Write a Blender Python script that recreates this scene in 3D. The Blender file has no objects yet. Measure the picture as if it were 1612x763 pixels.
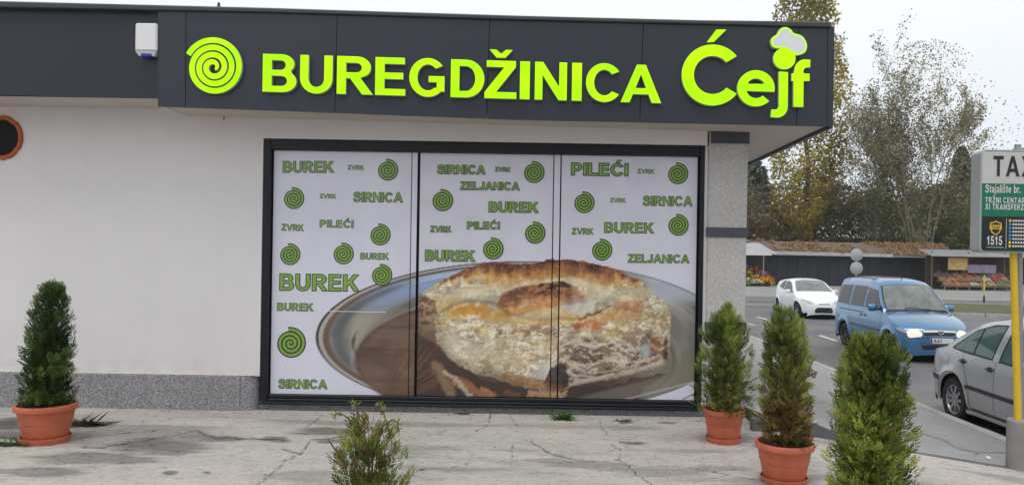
import bpy, math, random
import numpy as np
from mathutils import Vector, Matrix
from mathutils.geometry import tessellate_polygon
random.seed(7)
RNG = np.random.default_rng(7)
SC = bpy.context.scene
COL = SC.collection
PI = math.pi

# ------------------------------------------------------------------ camera
F = 1200.0                 # focal length in photo pixels (photo 1612 wide)
VX, VY = 866.0, 402.0      # where the direction at right angles to the shop front meets the picture
ROLL = 0.016
DW = 8.16                  # camera to wall plane (wall plane is y = 0)
EYE = 1.7
cam = bpy.data.cameras.new('camera')
cam.sensor_width = 36.0
cam.lens = 36.0 * F / 1612.0
cam.shift_x = -(VX - 806.0) / 1612.0
cam.shift_y = (VY - 381.5) / 1612.0
cam.clip_start = 0.05
cam.clip_end = 2000.0
cam_o = bpy.data.objects.new('camera', cam)
COL.objects.link(cam_o)
cam_o.matrix_world = Matrix.Translation((0, -DW, EYE)) @ Matrix.Rotation(PI / 2, 4, 'X') @ Matrix.Rotation(ROLL, 4, 'Z')
SC.camera = cam_o

def U(u, v, d):
    """metres (X, Z) of a measured photo point on the upright plane d metres from the camera"""
    du, dv = u - VX, v - VY
    c, s = math.cos(ROLL), math.sin(ROLL)
    a = c * du + s * dv
    b = -s * du + c * dv
    return a * d / F, EYE - b * d / F

def PX(X, Z, d):
    a = np.asarray(X) * F / d
    b = (EYE - np.asarray(Z)) * F / d
    c, s = math.cos(ROLL), math.sin(ROLL)
    return VX + c * a - s * b, VY + s * a + c * b

# ------------------------------------------------------------------ world, sun, exposure
SUN_EL, SUN_AZ = math.radians(66), math.radians(205)
W = bpy.data.worlds.new("World")
SC.world = W
W.use_nodes = True
nt = W.node_tree
bg = nt.nodes['Background']
sky = nt.nodes.new('ShaderNodeTexSky')
sky.sky_type = 'NISHITA'
sky.sun_disc = False
sky.sun_elevation = SUN_EL
sky.sun_rotation = SUN_AZ
sky.air_density = 1.0
sky.dust_density = 3.0
# an overcast sky: the clear sky is almost wholly veiled by an even cloud sheet
tc = nt.nodes.new('ShaderNodeTexCoord')
sep = nt.nodes.new('ShaderNodeSeparateXYZ')
nt.links.new(tc.outputs['Generated'], sep.inputs[0])
cr = nt.nodes.new('ShaderNodeValToRGB')
cr.color_ramp.elements[0].position = 0.0
cr.color_ramp.elements[0].color = (0.68, 0.735, 0.82, 1)
cr.color_ramp.elements[1].position = 0.45
cr.color_ramp.elements[1].color = (0.99, 1.0, 1.0, 1)
nt.links.new(sep.outputs['Z'], cr.inputs[0])
noi = nt.nodes.new('ShaderNodeTexNoise')
noi.inputs['Scale'].default_value = 1.6
noi.inputs['Detail'].default_value = 4
nt.links.new(tc.outputs['Generated'], noi.inputs['Vector'])
mr = nt.nodes.new('ShaderNodeMapRange')
mr.inputs['To Min'].default_value = 9.1
mr.inputs['To Max'].default_value = 10.3
nt.links.new(noi.outputs['Fac'], mr.inputs['Value'])
vm = nt.nodes.new('ShaderNodeVectorMath')
vm.operation = 'SCALE'
nt.links.new(cr.outputs['Color'], vm.inputs[0])
nt.links.new(mr.outputs['Result'], vm.inputs['Scale'])
mx = nt.nodes.new('ShaderNodeMix')
mx.data_type = 'RGBA'
mx.inputs['Factor'].default_value = 0.92
nt.links.new(sky.outputs['Color'], mx.inputs[6])
nt.links.new(vm.outputs['Vector'], mx.inputs[7])
nt.links.new(mx.outputs[2], bg.inputs['Color'])
bg.inputs['Strength'].default_value = 0.1

sl = bpy.data.lights.new('sun', 'SUN')
sl.energy = 1.0
sl.angle = math.radians(25)
sl.color = (1.0, 0.975, 0.94)
so = bpy.data.objects.new('sun', sl)
COL.objects.link(so)
sd = Vector((math.sin(SUN_AZ) * math.cos(SUN_EL), math.cos(SUN_AZ) * math.cos(SUN_EL), math.sin(SUN_EL)))
so.rotation_euler = sd.to_track_quat('Z', 'Y').to_euler()
so.location = (0, -20, 20)
SC.view_settings.view_transform = 'Standard'
SC.view_settings.look = 'None'
SC.view_settings.exposure = 0.27
SC.cycles.volume_bounces = 3
SC.cycles.max_bounces = 8
SC.view_settings.gamma = 1.0

# ------------------------------------------------------------------ helpers
def lin(r, g, b):
    f = lambda c: (c / 255.0) / 12.92 if c <= 10 else (((c / 255.0) + 0.055) / 1.055) ** 2.4
    return (f(r), f(g), f(b))

def linA(a):
    a = np.asarray(a, float) / 255.0
    return np.where(a <= 0.04, a / 12.92, ((a + 0.055) / 1.055) ** 2.4)

def tag(o, label=None, cat=None, group=None, kind=None):
    if label: o['label'] = label
    if cat: o['category'] = cat
    if group: o['group'] = group
    if kind: o['kind'] = kind
    return o

def thing(name, label, cat, loc=(0, 0, 0), rz=0, group=None):
    o = bpy.data.objects.new(name, None)
    o.empty_display_size = 0.2
    COL.objects.link(o)
    o.location = loc
    o.rotation_euler = (0, 0, rz)
    return tag(o, label, cat, group)

def link(name, me, mat, parent=None, loc=None, rz=None):
    o = bpy.data.objects.new(name, me)
    for m in (mat if isinstance(mat, (list, tuple)) else [mat]):
        if m is not None: me.materials.append(m)
    COL.objects.link(o)
    if parent: o.parent = parent
    if loc: o.location = loc
    if rz: o.rotation_euler = (0, 0, rz)
    return o

def kids(o):
    return [c for c in bpy.data.objects if c.parent == o]

def copy_thing(root, loc, rz=None, label=None, scale=None):
    r = root.copy(); COL.objects.link(r); r.location = loc
    if rz is not None: r.rotation_euler = (0, 0, rz)
    if scale is not None: r.scale = (scale,) * 3 if not isinstance(scale, tuple) else scale
    if label: r['label'] = label
    for ch in kids(root):
        c = ch.copy(); COL.objects.link(c); c.parent = r
        for g in kids(ch):
            d = g.copy(); COL.objects.link(d); d.parent = c
    return r

class MB:
    def __init__(s): s.v = []; s.f = []; s.mi = []
    def add(s, vs, fs, mi=0):
        n = len(s.v); s.v += [tuple(p) for p in vs]
        s.f += [tuple(i + n for i in f) for f in fs]; s.mi += [mi] * len(fs)
        return s
    def box(s, x0, x1, y0, y1, z0, z1, mi=0):
        vs = [(x, y, z) for z in (z0, z1) for y in (y0, y1) for x in (x0, x1)]
        return s.add(vs, [(0, 2, 3, 1), (4, 5, 7, 6), (0, 1, 5, 4), (2, 6, 7, 3), (0, 4, 6, 2), (1, 3, 7, 5)], mi)
    def bbox(s, x0, x1, y0, y1, z0, z1, b=0.004, mi=0):
        """box with chamfered edges along all sides"""
        xs = (x0, x0 + b, x1 - b, x1); ys = (y0, y0 + b, y1 - b, y1); zs = (z0, z0 + b, z1 - b, z1)
        vs = []; idx = {}
        for i in (0, 1):
            for j in (0, 1):
                for k in (0, 1):
                    for a in range(3):
                        p = [xs[1 + i], ys[1 + j], zs[1 + k]]
                        p[a] = (xs, ys, zs)[a][3 * (i, j, k)[a]]
                        idx[(i, j, k, a)] = len(vs); vs.append(tuple(p))
        fs = []
        def q(*ks): fs.append(tuple(idx[k] for k in ks))
        for t in (0, 1):
            q((t, 0, 0, 0), (t, 1, 0, 0), (t, 1, 1, 0), (t, 0, 1, 0))
            q((0, t, 0, 1), (1, t, 0, 1), (1, t, 1, 1), (0, t, 1, 1))
            q((0, 0, t, 2), (1, 0, t, 2), (1, 1, t, 2), (0, 1, t, 2))
        for i in (0, 1):
            for j in (0, 1):
                q((i, j, 0, 0), (i, j, 1, 0), (i, j, 1, 1), (i, j, 0, 1))
                q((i, 0, j, 0), (i, 1, j, 0), (i, 1, j, 2), (i, 0, j, 2))
                q((0, i, j, 1), (1, i, j, 1), (1, i, j, 2), (0, i, j, 2))
                for k in (0, 1):
                    q((i, j, k, 0), (i, j, k, 1), (i, j, k, 2))
        return s.add(vs, fs, mi)
    def tube(s, pts, r, n=8, cap=True, mi=0):
        pts = [Vector(p) for p in pts]
        rs = r if isinstance(r, (list, tuple)) else [r] * len(pts)
        vs = []; fs = []
        for i, p in enumerate(pts):
            d = (pts[min(i + 1, len(pts) - 1)] - pts[max(i - 1, 0)]).normalized()
            a = d.orthogonal().normalized() if abs(d.z) < 0.999 else Vector((1, 0, 0))
            if abs(d.z) < 0.9: a = d.cross(Vector((0, 0, 1))).normalized()
            b = d.cross(a)
            for k in range(n):
                t = 2 * PI * k / n
                vs.append(p + (a * math.cos(t) + b * math.sin(t)) * rs[i])
        for i in range(len(pts) - 1):
            for k in range(n):
                fs.append((i * n + k, i * n + (k + 1) % n, (i + 1) * n + (k + 1) % n, (i + 1) * n + k))
        if cap:
            fs.append(tuple(range(n))); fs.append(tuple(range((len(pts) - 1) * n, len(pts) * n)))
        return s.add(vs, fs, mi)
    def lathe(s, prof, n=32, c=(0, 0, 0), axis='Z', mi=0, closed=False):
        vs = []; fs = []
        for (r, h) in prof:
            for k in range(n):
                t = 2 * PI * k / n
                if axis == 'Z': vs.append((c[0] + r * math.cos(t), c[1] + r * math.sin(t), c[2] + h))
                elif axis == 'Y': vs.append((c[0] + r * math.cos(t), c[1] + h, c[2] + r * math.sin(t)))
                else: vs.append((c[0] + h, c[1] + r * math.cos(t), c[2] + r * math.sin(t)))
        m = len(prof)
        for i in range(m if closed else m - 1):
            i2 = (i + 1) % m
            for k in range(n):
                fs.append((i * n + k, i * n + (k + 1) % n, i2 * n + (k + 1) % n, i2 * n + k))
        return s.add(vs, fs, mi)
    def build(s, name, mat, parent=None, smooth=False, loc=None, fix=True):
        me = bpy.data.meshes.new(name)
        me.from_pydata([tuple(v) for v in s.v], [], s.f)
        if any(s.mi): me.polygons.foreach_set('material_index', s.mi)
        if fix:
            import bmesh
            bm = bmesh.new(); bm.from_mesh(me)
            bmesh.ops.recalc_face_normals(bm, faces=bm.faces)
            bm.to_mesh(me); bm.free()
        if smooth:
            me.polygons.foreach_set('use_smooth', [True] * len(me.polygons))
            try: me.set_sharp_from_angle(angle=math.radians(38 if smooth is True else smooth))
            except Exception: pass
        me.update()
        return link(name, me, mat, parent, loc)

def fastmesh(name, V, Fc, col=None, smooth=False):
    """V (n,3), Fc (m,k) arrays; col (n,3) linear colour per vertex"""
    me = bpy.data.meshes.new(name)
    V = np.ascontiguousarray(V, np.float32); Fc = np.ascontiguousarray(Fc, np.int32)
    k = Fc.shape[1]
    me.vertices.add(len(V)); me.vertices.foreach_set('co', V.ravel())
    me.loops.add(Fc.size); me.loops.foreach_set('vertex_index', Fc.ravel())
    me.polygons.add(len(Fc)); me.polygons.foreach_set('loop_start', np.arange(0, Fc.size, k, dtype=np.int32))
    if col is not None:
        at = me.color_attributes.new('Col', 'FLOAT_COLOR', 'POINT')
        c4 = np.ones((len(V), 4), np.float32); c4[:, :3] = col
        at.data.foreach_set('color', c4.ravel())
    me.update(calc_edges=True)
    me.polygons.foreach_set('use_smooth', np.full(len(Fc), bool(smooth)))
    return me

_lat = np.random.default_rng(99).random((256, 256))
def vnoise(x, y, ox=0):
    x = np.asarray(x, float) + ox * 37.3; y = np.asarray(y, float) + ox * 17.9
    xi = np.floor(x).astype(int); yi = np.floor(y).astype(int)
    fx = x - xi; fy = y - yi
    fx = fx * fx * (3 - 2 * fx); fy = fy * fy * (3 - 2 * fy)
    g = lambda i, j: _lat[(xi + i) % 256, (yi + j) % 256]
    return (g(0, 0) * (1 - fx) + g(1, 0) * fx) * (1 - fy) + (g(0, 1) * (1 - fx) + g(1, 1) * fx) * fy
def fbm(x, y, o=4, ox=0):
    s = 0; a = 0.5; t = 0
    x = np.asarray(x, float); y = np.asarray(y, float)
    for i in range(o):
        s = s + a * vnoise(x, y, ox + i); t += a; a *= 0.5
        x, y = 1.62 * x - 1.21 * y + 5.2, 1.21 * x + 1.62 * y + 1.3
    return s / t
def sstep(a, b, x):
    t = np.clip((x - a) / (b - a), 0, 1); return t * t * (3 - 2 * t)

# ------------------------------------------------------------------ materials
MATS = {}
def mat(name, col=(0.5, 0.5, 0.5), rough=0.6, metal=0.0, spec=0.5, noise=None, bump=None, attr=False, emit=None, emits=1.0, coat=0.0, trans=None):
    """noise=(scale, amount) varies brightness; bump=(scale, strength, distance)"""
    if name in MATS: return MATS[name]
    m = bpy.data.materials.new(name); m.use_nodes = True
    t = m.node_tree; b = t.nodes['Principled BSDF']
    b.inputs['Roughness'].default_value = rough
    b.inputs['Metallic'].default_value = metal
    b.inputs['Specular IOR Level'].default_value = spec
    b.inputs['Coat Weight'].default_value = coat
    b.inputs['Coat Roughness'].default_value = 0.05
    co = None
    src = None
    if attr:
        a = t.nodes.new('ShaderNodeAttribute'); a.attribute_name = 'Col'; src = a.outputs['Color']
    if noise or bump:
        co = t.nodes.new('ShaderNodeTexCoord')
    if noise:
        n = t.nodes.new('ShaderNodeTexNoise'); n.inputs['Scale'].default_value = noise[0]
        n.inputs['Detail'].default_value = noise[2] if len(noise) > 2 else 5
        n.inputs['Roughness'].default_value = 0.65
        t.links.new(co.outputs['Object'], n.inputs['Vector'])
        r = t.nodes.new('ShaderNodeMapRange')
        r.inputs['From Min'].default_value = 0.25; r.inputs['From Max'].default_value = 0.75
        r.inputs['To Min'].default_value = 1 - noise[1]; r.inputs['To Max'].default_value = 1 + noise[1]
        t.links.new(n.outputs['Fac'], r.inputs['Value'])
        v = t.nodes.new('ShaderNodeVectorMath'); v.operation = 'SCALE'
        if src: t.links.new(src, v.inputs[0])
        else: v.inputs[0].default_value = col
        t.links.new(r.outputs['Result'], v.inputs['Scale'])
        src = v.outputs['Vector']
    if src: t.links.new(src, b.inputs['Base Color'])
    else: b.inputs['Base Color'].default_value = (*col, 1)
    if bump:
        n2 = t.nodes.new('ShaderNodeTexNoise'); n2.inputs['Scale'].default_value = bump[0]
        n2.inputs['Detail'].default_value = 4
        t.links.new(co.outputs['Object'], n2.inputs['Vector'])
        bp = t.nodes.new('ShaderNodeBump'); bp.inputs['Strength'].default_value = bump[1]
        bp.inputs['Distance'].default_value = bump[2]
        t.links.new(n2.outputs['Fac'], bp.inputs['Height'])
        t.links.new(bp.outputs['Normal'], b.inputs['Normal'])
    if emit:
        b.inputs['Emission Color'].default_value = (*emit, 1)
        b.inputs['Emission Strength'].default_value = emits
    if trans:
        b.inputs['Transmission Weight'].default_value = trans
    MATS[name] = m
    return m

def leafmat(name):
    if name in MATS: return MATS[name]
    m = bpy.data.materials.new(name); m.use_nodes = True
    t = m.node_tree; b = t.nodes['Principled BSDF']
    b.inputs['Roughness'].default_value = 0.55
    b.inputs['Specular IOR Level'].default_value = 0.25
    a = t.nodes.new('ShaderNodeAttribute'); a.attribute_name = 'Col'
    t.links.new(a.outputs['Color'], b.inputs['Base Color'])
    tr = t.nodes.new('ShaderNodeBsdfTranslucent')
    t.links.new(a.outputs['Color'], tr.inputs['Color'])
    ms = t.nodes.new('ShaderNodeMixShader'); ms.inputs['Fac'].default_value = 0.3
    t.links.new(b.outputs[0], ms.inputs[1]); t.links.new(tr.outputs[0], ms.inputs[2])
    t.links.new(ms.outputs[0], t.nodes['Material Output'].inputs['Surface'])
    MATS[name] = m
    return m

def speckle(name, cols, scale, rough=0.85, bumpd=0.004, big=None):
    """stone chip render: voronoi cells each with a random colour of the ramp"""
    m = bpy.data.materials.new(name); m.use_nodes = True
    t = m.node_tree; b = t.nodes['Principled BSDF']
    b.inputs['Roughness'].default_value = rough
    co = t.nodes.new('ShaderNodeTexCoord')
    vo = t.nodes.new('ShaderNodeTexVoronoi'); vo.inputs['Scale'].default_value = scale
    t.links.new(co.outputs['Object'], vo.inputs['Vector'])
    sp = t.nodes.new('ShaderNodeSeparateColor'); t.links.new(vo.outputs['Color'], sp.inputs[0])
    r = t.nodes.new('ShaderNodeValToRGB'); r.color_ramp.interpolation = 'CONSTANT'
    els = r.color_ramp.elements
    for i, (p, c) in enumerate(cols):
        e = els[i] if i < 2 else els.new(p)
        e.position = p; e.color = (*c, 1)
    t.links.new(sp.outputs[0], r.inputs[0])
    n = t.nodes.new('ShaderNodeTexNoise'); n.inputs['Scale'].default_value = 2.3; n.inputs['Detail'].default_value = 5
    t.links.new(co.outputs['Object'], n.inputs['Vector'])
    mrr = t.nodes.new('ShaderNodeMapRange'); mrr.inputs['To Min'].default_value = 0.82; mrr.inputs['To Max'].default_value = 1.15
    t.links.new(n.outputs['Fac'], mrr.inputs['Value'])
    v = t.nodes.new('ShaderNodeVectorMath'); v.operation = 'SCALE'
    t.links.new(r.outputs[0], v.inputs[0]); t.links.new(mrr.outputs[0], v.inputs['Scale'])
    t.links.new(v.outputs[0], b.inputs['Base Color'])
    bp = t.nodes.new('ShaderNodeBump'); bp.inputs['Strength'].default_value = 0.6; bp.inputs['Distance'].default_value = bumpd
    t.links.new(vo.outputs['Distance'], bp.inputs['Height']); bp.invert = True
    t.links.new(bp.outputs[0], b.inputs['Normal'])
    MATS[name] = m
    return m

M_wall = mat('white_render', (0.66, 0.65, 0.65), 0.9, noise=(0.9, 0.045, 6), bump=(90, 0.25, 0.003))
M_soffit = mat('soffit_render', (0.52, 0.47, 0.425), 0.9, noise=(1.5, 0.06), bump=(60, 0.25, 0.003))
M_panel = mat('anthracite_panel', (0.017, 0.023, 0.035), 0.36, noise=(0.7, 0.08), spec=0.5)
M_panel_l = mat('anthracite_sheet', (0.017, 0.024, 0.034), 0.42, noise=(0.9, 0.08), spec=0.4)
M_cap = mat('roof_cap_metal', (0.035, 0.038, 0.046), 0.45, noise=(3, 0.12))
M_seam = mat('dark_joint', (0.006, 0.006, 0.008), 0.8)
M_frame = mat('window_frame_anthracite', (0.008, 0.011, 0.016), 0.4, spec=0.3, noise=(2, 0.1))
M_black = mat('black_void', (0.004, 0.004, 0.004), 0.9)
M_chip = speckle('granite_chip_render', [(0, (0.14, 0.14, 0.145)), (0.25, (0.25, 0.25, 0.265)), (0.55, (0.34, 0.34, 0.36)), (0.75, (0.20, 0.20, 0.21)), (0.9, (0.44, 0.435, 0.44))], 130, bumpd=0.006)
M_pillar = speckle('pale_pebble_render', [(0, (0.42, 0.41, 0.40)), (0.3, (0.47, 0.46, 0.445)), (0.6, (0.52, 0.51, 0.49)), (0.85, (0.37, 0.36, 0.355)), (0.94, (0.56, 0.55, 0.53))], 95, bumpd=0.004)
M_band = mat('slate_band', (0.055, 0.062, 0.075), 0.6, noise=(8, 0.15))
M_terr = mat('terracotta_plastic', (0.46, 0.115, 0.055), 0.55, noise=(6, 0.22, 8), bump=(70, .15, .002))
M_soil = mat('potting_soil', (0.03, 0.02, 0.014), 0.95, bump=(40, 1, 0.02))
M_bark = mat('bark', (0.13, 0.115, 0.095), 0.9, noise=(9, 0.3), bump=(20, 0.6, 0.02))
M_leaf = leafmat('foliage')
M_twig = mat('twig_brown', (0.12, 0.075, 0.045), 0.85, noise=(12, 0.25))
M_steel = mat('galvanised_steel', (0.33, 0.34, 0.35), 0.45, metal=0.6, noise=(6, 0.12))
M_yellow = mat('yellow_paint', (0.66, 0.44, 0.02), 0.42, noise=(7, 0.14))
M_conc = mat('concrete_grey', (0.25, 0.245, 0.24), 0.85, noise=(4, 0.2), bump=(30, 0.5, 0.006))
M_kerb = mat('kerb_stone', (0.36, 0.34, 0.325), 0.85, noise=(3, 0.22), bump=(25, 0.5, 0.008))
M_white = mat('white_plastic', (0.72, 0.72, 0.74), 0.35)
M_orange = mat('orange_foam', (0.42, 0.10, 0.03), 0.8, noise=(14, 0.35), bump=(30, 0.8, 0.01))
M_blue = mat('blue_lens', (0.02, 0.03, 0.30), 0.2)
# ------------------------------------------------------------------ ground
def apron_z(X, Y=0):
    X = np.asarray(X, float)
    return np.where(X < 2.3, 0.0, -0.48 * (X - 2.3) / 3.3)
def slab_z(X):
    X = np.asarray(X, float)
    return np.where(X < 2.55, 0.115, np.where(X < 3.15, 0.115 - (X - 2.55) / 0.6 * (0.115 + 0.124), apron_z(X)))
STREET = -0.60
KX0, KX1 = 5.60, 5.74
YE = -0.55        # edge where the apron meets the side pavement

M_asph = bpy.data.materials.new('asphalt'); M_asph.use_nodes = True
t = M_asph.node_tree; b = t.nodes['Principled BSDF']; b.inputs['Roughness'].default_value = 0.62
co = t.nodes.new('ShaderNodeTexCoord')
n1 = t.nodes.new('ShaderNodeTexNoise'); n1.inputs['Scale'].default_value = 0.35; n1.inputs['Detail'].default_value = 8; n1.inputs['Roughness'].default_value = 0.62
n2 = t.nodes.new('ShaderNodeTexNoise'); n2.inputs['Scale'].default_value = 55; n2.inputs['Detail'].default_value = 3
t.links.new(co.outputs['Object'], n1.inputs['Vector']); t.links.new(co.outputs['Object'], n2.inputs['Vector'])
r = t.nodes.new('ShaderNodeValToRGB'); r.color_ramp.elements[0].position = 0.36; r.color_ramp.elements[0].color = (0.082, 0.080, 0.087, 1)
r.color_ramp.elements[1].position = 0.66; r.color_ramp.elements[1].color = (0.150, 0.146, 0.152, 1)
t.links.new(n1.outputs['Fac'], r.inputs[0])
m2 = t.nodes.new('ShaderNodeMapRange'); m2.inputs['From Min'].default_value = 0.3; m2.inputs['From Max'].default_value = 0.7; m2.inputs['To Min'].default_value = 0.75; m2.inputs['To Max'].default_value = 1.25
t.links.new(n2.outputs['Fac'], m2.inputs['Value'])
v = t.nodes.new('ShaderNodeVectorMath'); v.operation = 'SCALE'
t.links.new(r.outputs[0], v.inputs[0]); t.links.new(m2.outputs[0], v.inputs['Scale']); t.links.new(v.outputs[0], b.inputs['Base Color'])
bp = t.nodes.new('ShaderNodeBump'); bp.inputs['Strength'].default_value = 0.5; bp.inputs['Distance'].default_value = 0.01
t.links.new(n2.outputs['Fac'], bp.inputs['Height']); t.links.new(bp.outputs[0], b.inputs['Normal'])
M_paint = mat('worn_road_paint', (0.55, 0.55, 0.54), 0.7, noise=(7, 0.35))
M_lot = mat('pale_asphalt', (0.24, 0.235, 0.235), 0.8, noise=(0.25, 0.2, 7))

S = tag(MB().add([(-700, -60, STREET), (700, -60, STREET), (700, 900, STREET), (-700, 900, STREET)], [(0, 1, 2, 3)]).build('ground', mat('far_ground', (0.13, 0.12, 0.10), 0.9, noise=(0.05, 0.3, 6))), kind='structure')
tag(MB().add([(KX1, -55, STREET + .004), (60, -55, STREET + .004), (60, 75, STREET + .004), (KX1, 75, STREET + .004)], [(0, 1, 2, 3)]).build('road', M_asph), kind='structure')
tag(MB().add([(2.3, 38, STREET + .008), (90, 38, STREET + .008), (90, 90, STREET + .008), (2.3, 90, STREET + .008)], [(0, 1, 2, 3)]).build('market_pavement', M_lot), kind='structure')

# painted marks on the road
def mark(x0, y0, x1, y1, w):
    d = Vector((x1 - x0, y1 - y0)).normalized(); nrm = Vector((-d.y, d.x)) * w / 2; z = STREET + .012
    mb = MB().add([(x0 - nrm.x, y0 - nrm.y, z), (x1 - nrm.x, y1 - nrm.y, z), (x1 + nrm.x, y1 + nrm.y, z), (x0 + nrm.x, y0 + nrm.y, z)], [(0, 1, 2, 3)])
    return tag(mb.build('road_marking', M_paint), 'faded white line painted on the asphalt road', kind='structure')
def G(u, v, h=2.3):
    du, dv = u - VX, v - VY
    bb = -math.sin(ROLL) * du + math.cos(ROLL) * dv; aa = math.cos(ROLL) * du + math.sin(ROLL) * dv
    d = h * F / bb
    return aa * d / F, d - DW
for p, q, w in [((1290, 528), (1317, 537), .13), ((1191, 499), (1207, 503), .13), ((1174, 509), (1189, 512), .13), ((1173, 479), (1217, 479.5), .22), ((1330, 553), (1352, 561), .13), ((1436, 556), (1462, 566), .10)]:
    a = G(*p); c = G(*q); mark(a[0], a[1], c[0], c[1], w)

# kerb: single stones
kerb_rng = random.Random(3)
ks = []
y = -14.0; i = 0
kroot = thing('kerb', 'worn pale kerb of long stones along the road', 'kerb')
while y < 42:
    ln = 0.98
    dz = kerb_rng.uniform(-.008, .008); dx = kerb_rng.uniform(-.006, .006)
    mb = MB().bbox(KX0 + dx, KX1 + dx, y, y + ln, STREET - .1, STREET + 0.13 + dz, 0.015)
    o = mb.build('kerb_stone', M_kerb, kroot)
    y += ln + 0.012
kroot['kind'] = 'structure'; del kroot['category']

# concrete apron: fine sheet painted with its own cracks and damp stains
def seg_dist(x, y, pts):
    d = np.full(x.shape, 1e9)
    for (a, c) in zip(pts[:-1], pts[1:]):
        ax, ay = a; vx, vy = c[0] - ax, c[1] - ay
        tt = np.clip(((x - ax) * vx + (y - ay) * vy) / (vx * vx + vy * vy), 0, 1)
        d = np.minimum(d, np.hypot(x - ax - tt * vx, y - ay - tt * vy))
    return d
def apron_color(u, v, X, Y):
    n = fbm(X * 1.2, Y * 3.0, 5); nf = fbm(X * 14, Y * 26, 4, 3); nl = fbm(X * 5, Y * 22, 4, 6)
    base = np.array([0.43, 0.40, 0.378])
    c = base[None, None, :] * (0.80 + 0.28 * n + 0.26 * (nf - .5) + 0.10 * (nl - .5))[..., None]
    # warmer and greener areas
    g = sstep(0.5, 0.7, fbm(X * 0.7 + 3, Y * 1.5, 3, 9))[..., None]
    c = c * (1 - g * np.array([0.06, 0.01, 0.02]))
    wu = u + 10 * (fbm(X * 3, Y * 8, 4, 2) - .5); wv = v + 7 * (fbm(X * 3, Y * 8, 4, 5) - .5)
    dark = np.zeros(u.shape)
    def stain(cx, cy, rx, ry, s, ang=0.0):
        nonlocal dark
        ca, sa = math.cos(ang), math.sin(ang)
        du = (wu - cx) * ca + (wv - cy) * sa; dv = -(wu - cx) * sa + (wv - cy) * ca
        q = (du / rx) ** 2 + (dv / ry) ** 2
        dark = np.maximum(dark, s * (1 - sstep(0.25, 1.1, q + 1.0 * (nl - .5))))
    stain(255, 702, 95, 15, .42); stain(150, 722, 130, 11, .40); stain(330, 690, 60, 6, .35); stain(60, 742, 80, 10, .35)
    stain(345, 690, 45, 4, .5); stain(432, 692, 26, 5, .5); stain(520, 679, 70, 7, .52); stain(540, 692, 50, 3.5, .45, -.06)
    stain(930, 732, 90, 9, .33, .06); stain(1040, 742, 80, 10, .30); stain(860, 724, 40, 4, .30); stain(270, 744, 14, 5, .55); stain(325, 744, 9, 3, .5)
    stain(1000, 697, 22, 3, .45); stain(985, 664, 12, 4, .5); stain(730, 650, 16, 3.5, .6); stain(1050, 664, 18, 3.5, .45); stain(1130, 738, 60, 6, .25)
    stain(30, 668, 62, 12, .62); stain(20, 684, 45, 9, .45)
    dark = dark * (0.9 + 0.6 * nf)
    # pits and pale flecks
    pit = sstep(.72, .80, fbm(X * 22, Y * 60, 2, 12)) * .35
    fl = sstep(.74, .80, fbm(X * 30, Y * 70, 2, 15)) * .22
    c = c * (1 - np.clip(dark + pit, 0, .85))[..., None] * (1 + fl)[..., None]
    damp = sstep(.48, .70, fbm(X * 0.9 + 7, Y * 3.4, 5, 21)) * .34
    c = c * (1 - damp)[..., None]
    cracks = [([(310, 678), (338, 688), (372, 689), (420, 690), (445, 692)], 1.7),
              ([(445, 705), (474, 713), (482, 700), (490, 692), (520, 688), (560, 682)], 1.9),
              ([(474, 713), (450, 722), (440, 735), (418, 752), (405, 763)], 1.5),
              ([(480, 672), (500, 660), (508, 650)], 1.0), ([(773, 650), (768, 668), (750, 677)], 1.1), ([(803, 655), (814, 668)], 1.0),
              ([(836, 694), (858, 709), (874, 716), (900, 722), (960, 726)], 1.6), ([(806, 700), (806, 722), (790, 724)], 1.0),
              ([(945, 660), (947, 672), (954, 681)], 1.2), ([(962, 700), (978, 707), (976, 722), (968, 722)], 1.4), ([(976, 722), (1000, 742), (1010, 752), (1030, 763)], 1.3),
              ([(975, 694), (1010, 697)], 1.2), ([(0, 686), (70, 700), (160, 704), (240, 690), (310, 678)], 1.0), ([(600, 763), (660, 738), (700, 735), (740, 728)], .9),
              ([(120, 690), (180, 683), (260, 675)], .8), ([(1085, 735), (1180, 752), (1230, 763)], 1.0)]
    cu = u + 5 * (fbm(X * 9, Y * 22, 3, 31) - .5); cv = v + 5 * (fbm(X * 9, Y * 22, 3, 33) - .5)
    cd = np.zeros(u.shape)
    for pts, w in cracks:
        d = seg_dist(cu, cv, pts)
        cd = np.maximum(cd, 1 - sstep(w * .25, w * .9, d))
    vor = np.abs(fbm(X * 2.2, Y * 5, 4, 41) - .5); hair = (1 - sstep(0.002, .006, vor)) * .35
    cd = np.maximum(cd, hair)
    c = c * (1 - .75 * cd)[..., None]
    return np.clip(c, 0.01, 1), cd

def vproj(X, Y, Z):
    d = Y + DW
    return PX(X, Z, d)
xs = np.linspace(-6.6, KX0, 860); ys = np.linspace(-2.95, 0.0, 215)
XX, YY = np.meshgrid(xs, ys)
ZZ = apron_z(XX)
uu, vv = vproj(XX, YY, ZZ)
colA, crk = apron_color(uu, vv, XX, YY)
ZZ = ZZ + 0.008 * (fbm(XX * 1.5, YY * 1.5, 4, 50) - .5) + .003 * (fbm(XX * 16, YY * 16, 3, 52) - .5) - 0.010 * crk
ZZ[-1] = np.minimum(ZZ[-1], apron_z(xs))
nx, ny = len(xs), len(ys)
idx = np.arange(nx * ny).reshape(ny, nx)
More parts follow.
